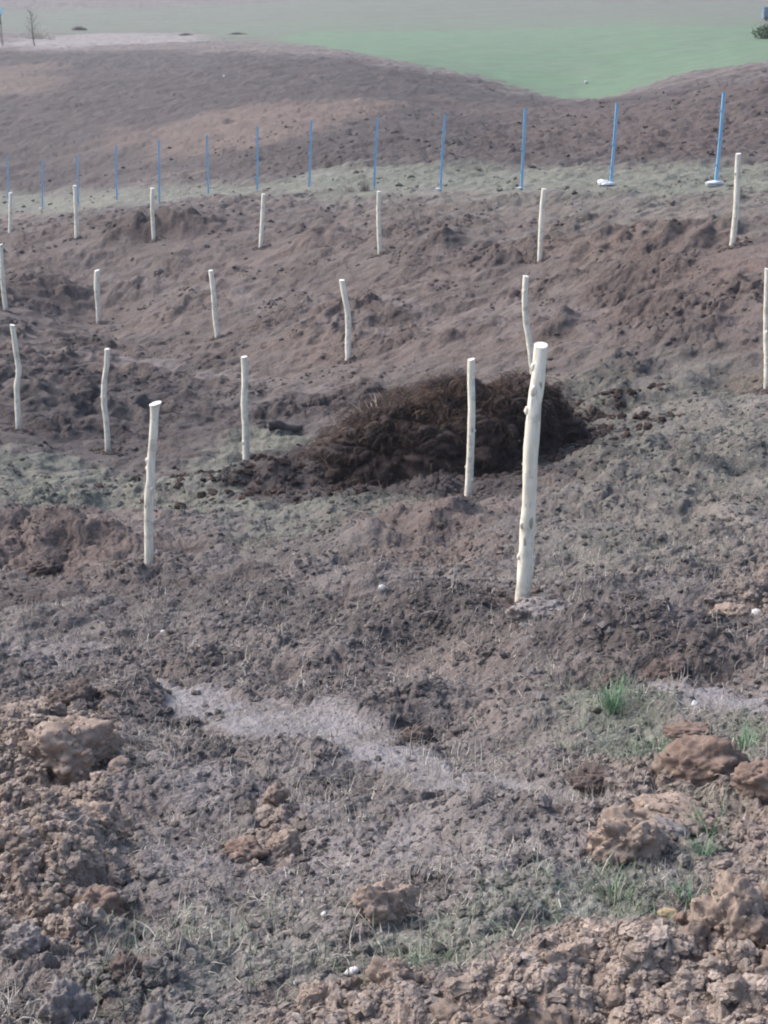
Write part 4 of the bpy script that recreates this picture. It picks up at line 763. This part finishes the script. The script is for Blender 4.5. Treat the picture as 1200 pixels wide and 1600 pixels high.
# ------------------------------------------------------------------ stakes
PI = math.pi
def catmull(P, n):
    P = np.array(P); Q = np.vstack([2 * P[0] - P[1], P, 2 * P[-1] - P[-2]]); out = []
    T = np.linspace(0, len(P) - 1, n)
    for t in T:
        i = min(int(t), len(P) - 2); f = t - i; a, b, c, d = Q[i:i + 4]
        out.append(.5 * ((2 * b) + (c - a) * f + (2 * a - 5 * b + 4 * c - d) * f * f + (3 * b - a - 3 * c + d) * f ** 3))
    return np.array(out)
def stake(key, label, near=1, knots=()):
    P = np.array(D['stakes'][key])[::-1]; B = P[0, :3].copy()
    below = P[0].copy(); below[2] -= .3; below[0] -= (P[1, 0] - P[0, 0]) * .5
    n = 64 if near > 1 else 30
    C = catmull(np.vstack([below, P]), n); C[:, :3] -= B
    sd_ = sum(map(ord, key)) * 7
    # slight sideways depth wander, so the pole is crooked from any side
    tz = C[:, 2]; C[:, 1] += .018 * np.sin(tz * 5 + sd_) * np.clip(tz, 0, 1)
    ns = 20 if near > 1 else 12; th = np.linspace(0, 2 * math.pi, ns, endpoint=False)
    TH, K = np.meshgrid(th, np.arange(n)); rad = C[:, 3][:, None] * (1 + .11 * gnoise(np.cos(TH) * 1.3 + sd_, C[:, 2][:, None] * 9 + np.sin(TH), sd_) + .03 * gnoise(np.cos(TH) * 3 + sd_, C[:, 2][:, None] * 30 + np.sin(TH) * 2, sd_ + 1))
    V = np.stack([C[:, 0][:, None] + rad * np.cos(TH), C[:, 1][:, None] + rad * np.sin(TH), np.repeat(C[:, 2][:, None], ns, 1)], -1)
    top = C[-1]; tilt = .25 * math.sin(sd_) * (key != 'a')
    V[-1, :, 2] += (V[-1, :, 0] - top[0]) * tilt + (V[-1, :, 1] - top[1]) * (.28 if key == 'a' else .12)
    V[-2, :, 2] -= .004
    idx = np.arange(n * ns).reshape(n, ns); nx = np.roll(idx, -1, 1)
    F = np.stack([idx[:-1], nx[:-1], nx[1:], idx[1:]], -1).reshape(-1, 4)
    o = mesh_np('wooden_stake', V.reshape(-1, 3), F, M_WOOD); o.location = B
    tag(o, label, 'wooden stake', 'peeled wooden stakes planted in rows on the slope')
    ring = V[-1]; ctr = ring.mean(0)
    inner = ctr + (ring - ctr) * .93 + np.array([0, 0, .0015])
    VV = np.vstack([ring, inner, [ctr + np.array([0, 0, .002])]]); FF = []
    me = bpy.data.meshes.new('cut_end'); fs = [(k, (k + 1) % ns, ns + (k + 1) % ns, ns + k) for k in range(ns)] + [(ns + k, ns + (k + 1) % ns, 2 * ns) for k in range(ns)]
    me.from_pydata(VV.tolist(), [], fs); me.materials.append(M_CUT); link(bpy.data.objects.new('cut_end', me), o)
    rk = random.Random(sd_); knots = list(knots) + [(rk.uniform(.15, top[2] - .1), rk.uniform(-PI, 0), rk.uniform(.010, .020), rk.choice(('scar', 'scar', 'stub'))) for _ in range(6 if near > 1 else 4)]
    for z, side, size, kind in knots:         # height, side angle, size
        i = int(np.argmin(abs(C[:, 2] - z))); c = C[i]; R0 = c[3]
        V2, F2 = ico(2); V2 = V2 * (1 + .25 * n3(V2, 2, int(z * 100) + sd_)[:, None])
        if kind == 'stub': V2 = V2 * np.array([size, size * .8, size * 1.5])
        else: V2 = V2 * np.array([size * .55, size * .35, size * 1.6])
        rr = R0 * (.92 if kind == 'stub' else .86)
        V2 = V2 + np.array([c[0] + math.cos(side) * rr, c[1] + math.sin(side) * rr, z])
        mesh_np('branch_stub' if kind == 'stub' else 'bark_scar', V2, F2, M_WOOD if kind == 'stub' else M_SCAR, parent=o)
    return o
PI = math.pi
stake('a', 'nearest and thickest peeled stake with sawn round top, right of centre', 2, [(.99, PI * 1.05, .016, 'stub'), (1.0, PI * 1.1, .012, 'scar'), (1.2, PI * 1.1, .014, 'stub'), (.41, PI * 1.2, .013, 'stub'), (.43, -PI * .38, .024, 'scar'), (.33, -PI * .6, .02, 'scar'), (.2, 0, .010, 'stub'), (.72, PI, .007, 'stub'), (1.13, -PI * .5, .009, 'scar')])
stake('b', 'pale stake with a flared top and crooked shaft at left, second nearest', 2, [(1.13, -PI * .5, .010, 'scar'), (1.03, -PI * .6, .011, 'scar'), (.95, .1, .012, 'stub'), (.8, PI, .012, 'stub'), (.62, .0, .013, 'stub'), (.3, -PI * .5, .008, 'scar')])
stake('c', 'slim straight stake standing in front of the dark manure heap', 1, [(1.2, .1, .012, 'stub'), (.65, 0, .012, 'stub'), (.3, PI, .012, 'stub')])
stake('d', 'wavy peeled stake just left of the manure heap', 1, [(.9, 0, .012, 'stub'), (.2, PI, .013, 'stub')])
stake('e', 'stake bent in the middle, standing behind the flared top one at left', 1, [(.7, PI, .012, 'stub')])
stake('f', 'crooked stake near the left edge, first left of the bent one')
stake('g', 'stake cut by the right edge of the picture beside a dark hollow')
stake('h', 'curved stake partly hidden behind the nearest thick stake')
stake('i', 'leaning stake with a kinked top behind the manure heap, left of the curved one')
stake('j', 'stake leaning left on the middle slope, left of the one with a kinked top')
stake('k', 'short upright stake on the middle slope above the bent one')
stake('l', 'stake cut by the left edge of the picture, leaning left')
stake('m', 'tallest stake of the far row, rightmost, near the last blue post')
stake('n', 'far row stake right of centre, below the third blue post from the right')
stake('o', 'upright far row stake in the middle, just under a blue post')
stake('p', 'slim far row stake leaning right, above the left leaning middle slope stake')
stake('q', 'far row stake third from the left edge')
stake('r', 'far row stake second from the left edge, overlapping a blue post')
stake('s', 'shortest far row stake, nearest to the left edge')

# ------------------------------------------------------------------ blue fence posts
def blue_post(i, base, top, label, foot=0):
    root = bpy.data.objects.new('fence_post', None); link(root); root.location = base; root.empty_display_size = .2
    tag(root, label, 'fence post', 'blue steel fence posts along the far side of the plot')
    top = Vector(top) - Vector(base); H_ = top.length; w = .062; th = .007
    prof = [(-w / 2, -w / 2), (w / 2, -w / 2), (w / 2, -w / 2 + th), (-w / 2 + th, -w / 2 + th), (-w / 2 + th, w / 2), (-w / 2, w / 2)]
    bm = bmesh.new(); rings = []
    for t in np.linspace(-.25, 1, 8):
        c = top * t + Vector((.012 * math.sin(t * 3 + i), 0, 0)); rings.append([bm.verts.new((c.x + a, c.y + b, c.z)) for a, b in prof])
    for a, b in zip(rings, rings[1:]):
        for k in range(6): bm.faces.new((a[k], a[(k + 1) % 6], b[(k + 1) % 6], b[k]))
    for rg in (rings[0][::-1], rings[-1]): bm.faces.new(rg)
    bmesh.ops.recalc_face_normals(bm, faces=bm.faces)
    me = bpy.data.meshes.new('post_angle'); bm.to_mesh(me); bm.free(); me.materials.append(M_BLUE); link(bpy.data.objects.new('post_angle', me), root)
    for t in (.22, .5, .8):
        bm = bmesh.new(); bmesh.ops.create_cube(bm, size=1); c = top * t
        for v in bm.verts: v.co = Vector((v.co.x * .05 - .05 + c.x, v.co.y * .02 - w / 2, v.co.z * .035 + c.z))
        bmesh.ops.bevel(bm, geom=bm.edges[:], offset=.005, segments=1)
        me = bpy.data.meshes.new('wire_lug'); bm.to_mesh(me); bm.free(); me.materials.append(M_BLUE); link(bpy.data.objects.new('wire_lug', me), root)
    if foot:
        V, F = clod_shape(300 + i, .26 * foot, .15 * foot, .085 * foot, 3, .15, .3); ca, sa = math.cos(.5), math.sin(.5)
        V = V @ np.array([[ca, -sa, 0], [sa, ca, 0], [0, 0, 1]]).T + np.array([-.04, -.05, .05])
        mesh_np('concrete_footing', V, F, M_CONC, parent=root)
PL = ['rightmost blue post, leaning right over a long white footing', 'blue post second from the right with two white footing lumps', 'blue post third from the right, above the far stake right of centre',
 'blue post fourth from the right with a small pale foot', 'blue post directly above the upright middle stake of the far row', 'blue post rising beside two low dry bushes, sixth from the left of the strip end',
 'plain blue post just left of the pair of dry bushes', 'blue post midway between the slim far stake and the third far stake', 'blue post just right of the third far stake from the left',
 'thin blue post standing alone between the second and third far stakes', 'blue post overlapped by the second far stake from the left', 'lowest blue post, set in the green strip with a tiny bright foot', 'leftmost blue post, right behind the shortest far stake']
PL[5] = 'blue post at the left side of the low dry bushes'; PL[6] = 'blue post up slope of the slim far stake, first left of the dry bushes'
for i, (b, t) in enumerate(D['posts']):
    b = list(b); blue_post(i, b, t, PL[i], {0: .75, 1: .62, 2: .35, 3: .35, 11: .28}.get(i, 0))
b = D['posts'][1][0]
clod('footing_lump', None, 333, M_CONC, 'small white concrete lump beside the second blue post from the right', knob=.1, sink=.2, sub=3, data=[b[0] - .14, b[1] + .1, b[2] + .3, .22, .13], cat='concrete lump')

# ------------------------------------------------------------------ manure heap
def build_heap():
    cx, cy, cz, _ = D['pts']['heap']
    nu, nv = 420, 170
    th = np.linspace(0, 2 * PI, nu, endpoint=False); rho = np.linspace(0, 1.12, nv); T, Rr = np.meshgrid(th, rho)
    out = 1 + .16 * gnoise(np.cos(T) * 1.7 + 4, np.sin(T) * 1.7, 5) + .12 * gnoise(np.cos(T) * 5, np.sin(T) * 5, 6)
    lx = (1.34 + .06 * (np.cos(T) < 0)) * Rr * out * np.sign(np.cos(T)) * abs(np.cos(T)) ** .9; ly = .82 * Rr * out * np.sign(np.sin(T)) * abs(np.sin(T)) ** .9
    prof = np.interp(lx, [-1.6, -1.3, -1.0, -.65, -.3, .1, .5, .85, 1.15, 1.35, 1.6], [.32, .56, .70, .77, .74, .73, .79, .84, .77, .54, .2])
    h = prof * (1 - np.clip(Rr, 0, 1) ** 3.6) ** .7 + .0
    x = cx + lx; y = cy + .62 + ly
    g = base_z(x.ravel(), y.ravel()).reshape(x.shape)
    z = g + h - .06 * (Rr > 1.0) - .02
    P = np.stack([x, y, z], -1)
    du = np.roll(P, -1, 1) - np.roll(P, 1, 1); dv = np.gradient(P, axis=0); N = np.cross(dv, du); N /= np.linalg.norm(N, axis=-1, keepdims=True) + 1e-9
    N[N[..., 2] < 0] *= -1
    q = P.reshape(-1, 3) - np.array([cx, cy, cz]); q = q + .10 * np.stack([n3(q, 2.5, 1), n3(q, 2.5, 2), n3(q, 2.5, 3)], 1)
    f1, f2, c1 = worley(q[:, 0] * 2.6 + q[:, 1], q[:, 2] * 3.4 + q[:, 1] * 1.6, 7); g1, g2, c2 = worley(q[:, 0] * 6 + q[:, 1] * 2, q[:, 2] * 7 + q[:, 1] * 3, 8)
    d = .20 * (1 - f1 ** 1.4) + .12 * c1 * sstep(0, .15, f2 - f1) + .09 * (1 - g1) + .05 * c2 * sstep(0, .2, g2 - g1) + .06 * n3(q, 4, 9) + .035 * n3(q, 11, 10) + .02 * n3(q, 26, 11) - .22
    w = sstep(1.12, .85, Rr).ravel()
    P = P.reshape(-1, 3) + N.reshape(-1, 3) * (d * w)[:, None]
    idx = np.arange(nu * nv).reshape(nv, nu); nx = np.roll(idx, -1, 1)
    F = np.stack([idx[:-1], nx[:-1], nx[1:], idx[1:]], -1).reshape(-1, 4)
    O = np.array([cx, cy + .62, float(base_z(cx, cy + .62))])
    o = mesh_np('manure_heap', P - O, F, M_DUNG); o.location = O
    tag(o, 'heap of dark strawy manure dumped behind the slim straight stake', 'manure heap')
    # straw bristling out of the heap
    sel = np.where((w > .3) & (RNG.random(len(P)) < .2))[0]; n = len(sel); B = P[sel] - O; Nn = N.reshape(-1, 3)[sel]
    az = np.arctan2(Nn[:, 1], Nn[:, 0]) + (RNG.random(n) - .5) * 2.2
    strands('straw_tangle', B - Nn * .01,   .06 + .24 * RNG.random(n) ** 2, .6 + 1.1 * RNG.random(n), az, .5 + 1.6 * RNG.random(n), .003 + .005 * RNG.random(n), M_DUNGSTRAW, 5, parent=o)['kind'] = 'stuff'
    sel = sel[RNG.random(n) < .07]; n = len(sel); B = P[sel] - O; Nn = N.reshape(-1, 3)[sel]; az = np.arctan2(Nn[:, 1], Nn[:, 0]) + (RNG.random(n) - .5) * 2.6
    strands('golden_straw', B, .06 + .22 * RNG.random(n) ** 2, .5 + 1.1 * RNG.random(n), az, .4 + 1.8 * RNG.random(n), .002 + .003 * RNG.random(n), M_GOLDSTRAW, 5, parent=o)['kind'] = 'stuff'
    # pale splinters on the upper left shoulder
    m = 16; sx = -.80 + .12 * RNG.standard_normal(m); sy = -.05 + .08 * RNG.standard_normal(m); 
    zz = []
    for a, b_ in zip(sx, sy):
        dd = (P[:, 0] - O[0] - a) ** 2 + (P[:, 1] - O[1] - b_) ** 2; zz.append(P[np.argmin(dd), 2] - O[2])
    sp = strands('wood_splinters', np.stack([sx, sy, np.array(zz) - .02], 1), .14 + .14 * RNG.random(m), .2 + .9 * RNG.random(m), PI * (.5 + RNG.random(m)), .5 * RNG.random(m), .006 + .006 * RNG.random(m), strand_material('pale_splinter', (.42, .34, .24), (.60, .52, .42)), 4, parent=o)
    sp['kind'] = 'stuff'
build_heap()
def log_piece():
    x, y, z, _ = D['pts']['log']; z = float(gz(x, y)[0]); n = 22; ns = 14
    root = bpy.data.objects.new('log', None); link(root); root.location = (x, y, z)
    tag(root, 'short dark log with a pale cut end lying left of the manure heap', 'log')
    t = np.linspace(0, 1, n); th = np.linspace(0, 2 * PI, ns, endpoint=False); T, Q = np.meshgrid(th, t)
    R = (.062 - .02 * Q) * (1 + .22 * gnoise(np.cos(T) * 2, Q * 5 + np.sin(T), 3) + .12 * gnoise(np.cos(T) * 4, Q * 16 + np.sin(T) * 2, 4))
    ax = -.21 + .42 * Q; V = np.stack([ax, .10 * (Q - .5) + R * np.cos(T), (.045 - .05 * Q + .02 * np.sin(Q * 7)) + R * np.sin(T)], -1)
    idx = np.arange(n * ns).reshape(n, ns); nx = np.roll(idx, -1, 1); F = np.stack([idx[:-1], nx[:-1], nx[1:], idx[1:]], -1).reshape(-1, 4)
    mesh_np('bark', V.reshape(-1, 3), F, M_BARK, parent=root)
    for nm, ring in (('cut_end', V[0]), ('far_end', V[-1])):
        me = bpy.data.meshes.new(nm); me.from_pydata(np.vstack([ring, [ring.mean(0)]]).tolist(), [], [(k, (k + 1) % ns, ns) for k in range(ns)]); me.materials.append(M_CUT if nm == 'cut_end' else M_BARK); link(bpy.data.objects.new(nm, me), root)
log_piece()

# ------------------------------------------------------------------ bushes, tree, scrub
def tube(bm, pts, rads, ns=6):
    rings = []
    for i, (p, r) in enumerate(zip(pts, rads)):
        p = Vector(p); d = (Vector(pts[min(i + 1, len(pts) - 1)]) - Vector(pts[max(i - 1, 0)])).normalized()
        a = d.orthogonal().normalized(); b_ = d.cross(a)
        rings.append([bm.verts.new(p + (a * math.cos(2 * PI * k / ns) + b_ * math.sin(2 * PI * k / ns)) * r) for k in range(ns)])
    for u, v in zip(rings, rings[1:]):
        m = min(range(ns), key=lambda s: sum((u[k].co - v[(k + s) % ns].co).length for k in range(ns)))
        for k in range(ns): bm.faces.new((u[k], u[(k + 1) % ns], v[(k + 1 + m) % ns], v[(k + m) % ns]))
    bm.faces.new(rings[-1]); bm.faces.new(rings[0][::-1])
def bush(key, w, h, n, mat, label, cat='bush', wid=.004, name='dry_bush', leafy=None):
    x, y, z, _ = D['pts'][key]; z = float(gz(x, y)[0])
    a = RNG.random(n) * 6.28; rr = RNG.random(n) * w * .5
    pz = gz(x + np.cos(a) * rr * .6, y + np.sin(a) * rr * .6)
    B = np.stack([np.cos(a) * rr * .6, np.sin(a) * rr * .6, pz - z - .02], 1)
    root = bpy.data.objects.new(name, None); link(root); root.location = (x, y, z); tag(root, label, cat)
    strands('twigs', B, h * (.45 + .6 * RNG.random(n)) * (1.1 - .8 * (rr / (w * .5)) ** 2), .1 + .6 * RNG.random(n), a, (RNG.random(n) - .3) * 1.0, wid * (.6 + .8 * RNG.random(n)), mat, 5, parent=root)['kind'] = 'stuff'
    if leafy:
        m = n * 6; c = RNG.standard_normal((m, 3)) * np.array([w * .28, w * .28, h * .22]) + np.array([0, 0, h * .5])
        c[:, 2] = np.abs(c[:, 2])
        s = wid * 5; u = RNG.standard_normal((m, 3)); v = RNG.standard_normal((m, 3)); u /= np.linalg.norm(u, axis=1)[:, None]; v /= np.linalg.norm(v, axis=1)[:, None]
        V = np.stack([c - u * s, c + v * s * .6, c + u * s, c - v * s * .6], 1).reshape(-1, 3)
        mesh_np('leaves', V, np.arange(m * 4).reshape(m, 4), leafy, parent=root)['kind'] = 'stuff'
bush('bush1', .42, .5, 90, M_TWIG, 'dark upright dry bush on the green strip beside the middle blue post')
bush('bush2', .6, .35, 90, M_TWIG, 'small low dark bush on the ploughed edge above the green strip')
bush('bush3', .7, .42, 110, M_STRAW, 'pale dry weed clump left of the dark upright bush', cat='weed clump', name='weed_clump', wid=.006)
bush('scrub1', 3.4, .55, 300, M_TWIG, 'dark low scrub on the pale ground at upper left, nearest the bare sapling', cat='scrub', wid=.03, name='scrub')
bush('scrub2', 3.2, .3, 260, M_TWIG, 'faint low scrub in the middle of the pale strip edge', cat='scrub', wid=.02, name='scrub')
bush('scrub3', 4.2, .3, 320, M_TWIG, 'long low scrub at the right end of the pale strip', cat='scrub', wid=.02, name='scrub')
bush('scrub4', 5.5, 1.4, 260, M_STRAW, 'grey thicket at the foot of the bare sapling', cat='scrub', wid=.018, name='scrub')
bush('gbush', 1.5, .9, 300, M_TWIG, 'dark green shrub cut by the right edge on the far field', cat='shrub', wid=.02, name='green_shrub', leafy=M_LEAF)
def sapling():
    x, y, z, _ = D['pts']['tree']; z = float(gz(x, y)[0])
    root = bpy.data.objects.new('bare_sapling', None); link(root); root.location = (x, y, z); tag(root, 'leafless dark sapling leaning left at the upper left corner', 'tree')
    bm = bmesh.new(); H_ = 3.3; P_ = [(-.02 - .3 * t - .05 * math.sin(t * 6), .02 * math.sin(t * 9), -.2 + t * H_) for t in np.linspace(0, 1, 12)]
    tube(bm, P_, [.055 * (1 - .8 * t) + .008 for t in np.linspace(0, 1, 12)], 8); me = bpy.data.meshes.new('trunk'); bm.to_mesh(me); bm.free(); me.materials.append(M_BARK); link(bpy.data.objects.new('trunk', me), root)
    bm = bmesh.new()
    for k in range(46):
        i = random.randint(3, 10); p = Vector(P_[i]); a = random.random() * 6.28; L = (1.3 - .09 * i) * random.uniform(.6, 1.2); up = random.uniform(.4, 1.2)
        d = Vector((math.cos(a), math.sin(a), up)).normalized(); pts = [p + d * L * t + Vector((random.uniform(-.04, .04), random.uniform(-.04, .04), .12 * t * t)) for t in (0, .3, .6, 1)]
        tube(bm, pts, [.011, .008, .006, .003], 4)
        for _ in range(4):
            q = pts[random.randint(1, 3)]; e = (d + Vector((random.uniform(-1, 1), random.uniform(-1, 1), random.uniform(-.2, .8)))).normalized() * L * .4
            tube(bm, [q, q + e * .5, q + e], [.005, .004, .003], 3)
    me = bpy.data.meshes.new('branches'); bm.to_mesh(me); bm.free(); me.materials.append(M_TWIG); link(bpy.data.objects.new('branches', me), root)
sapling()
def box(name, parent, c, s, mat, bev=.02):
    bm = bmesh.new(); bmesh.ops.create_cube(bm, size=1)
    for v in bm.verts: v.co = Vector((v.co.x * s[0] + c[0], v.co.y * s[1] + c[1], v.co.z * s[2] + c[2]))
    bmesh.ops.bevel(bm, geom=bm.edges[:], offset=bev, segments=2)
    me = bpy.data.meshes.new(name); bm.to_mesh(me); bm.free(); me.materials.append(mat); return link(bpy.data.objects.new(name, me), parent)
def stand():
    x, y, z, _ = D['pts']['stand']; x -= .45; z = float(gz(x, y)[0])
    root = bpy.data.objects.new('lookout_stand', None); link(root); root.location = (x, y, z); tag(root, 'lookout stand with a pale blue roof on thin legs at the upper left edge', 'lookout stand')
    for lx, ly, sx in ((.45, -.4, .35), (-.45, -.4, -.35), (.45, .4, .2), (-.45, .4, -.2)):
        bm = bmesh.new(); tube(bm, [(lx + sx * .6, ly, -.2), (lx + sx * .2, ly * .9, 1.2), (lx, ly * .8, 2.9)], [.035, .035, .03], 6)
        me = bpy.data.meshes.new('leg'); bm.to_mesh(me); bm.free(); me.materials.append(M_BARK); link(bpy.data.objects.new('leg', me), root)
    box('cabin', root, (0, 0, 2.45), (.95, .85, .75), M_BARK); 
    r = box('roof', root, (0, 0, 3.12), (1.35, 1.2, .50), M_PALEBLUE, .06)
    box('platform', root, (0, 0, 2.02), (1.1, 1.0, .08), M_BARK)
stand()
def tank():
    x, y, z, _ = D['pts']['tank']; x += .35; z = float(gz(x, y)[0])
    root = bpy.data.objects.new('trailer_hut', None); link(root); root.location = (x, y, z); tag(root, 'small dark blue trailer hut cut by the right edge on the far slope', 'trailer hut')
    box('body', root, (0, 0, .72), (1.5, 1.2, 1.0), M_TANK, .05); box('panel', root, (.15, -.61, .8), (.75, .03, .6), M_PANE, .01); box('roof', root, (0, 0, 1.25), (1.6, 1.3, .07), M_TANK)
    for sx in (-.5, .5):
        bm = bmesh.new(); tube(bm, [(sx, -.68, .2), (sx, -.56, .2)], [.2, .2], 16); me = bpy.data.meshes.new('wheel'); bm.to_mesh(me); bm.free(); me.materials.append(M_BARK); link(bpy.data.objects.new('wheel', me), root)
tank()
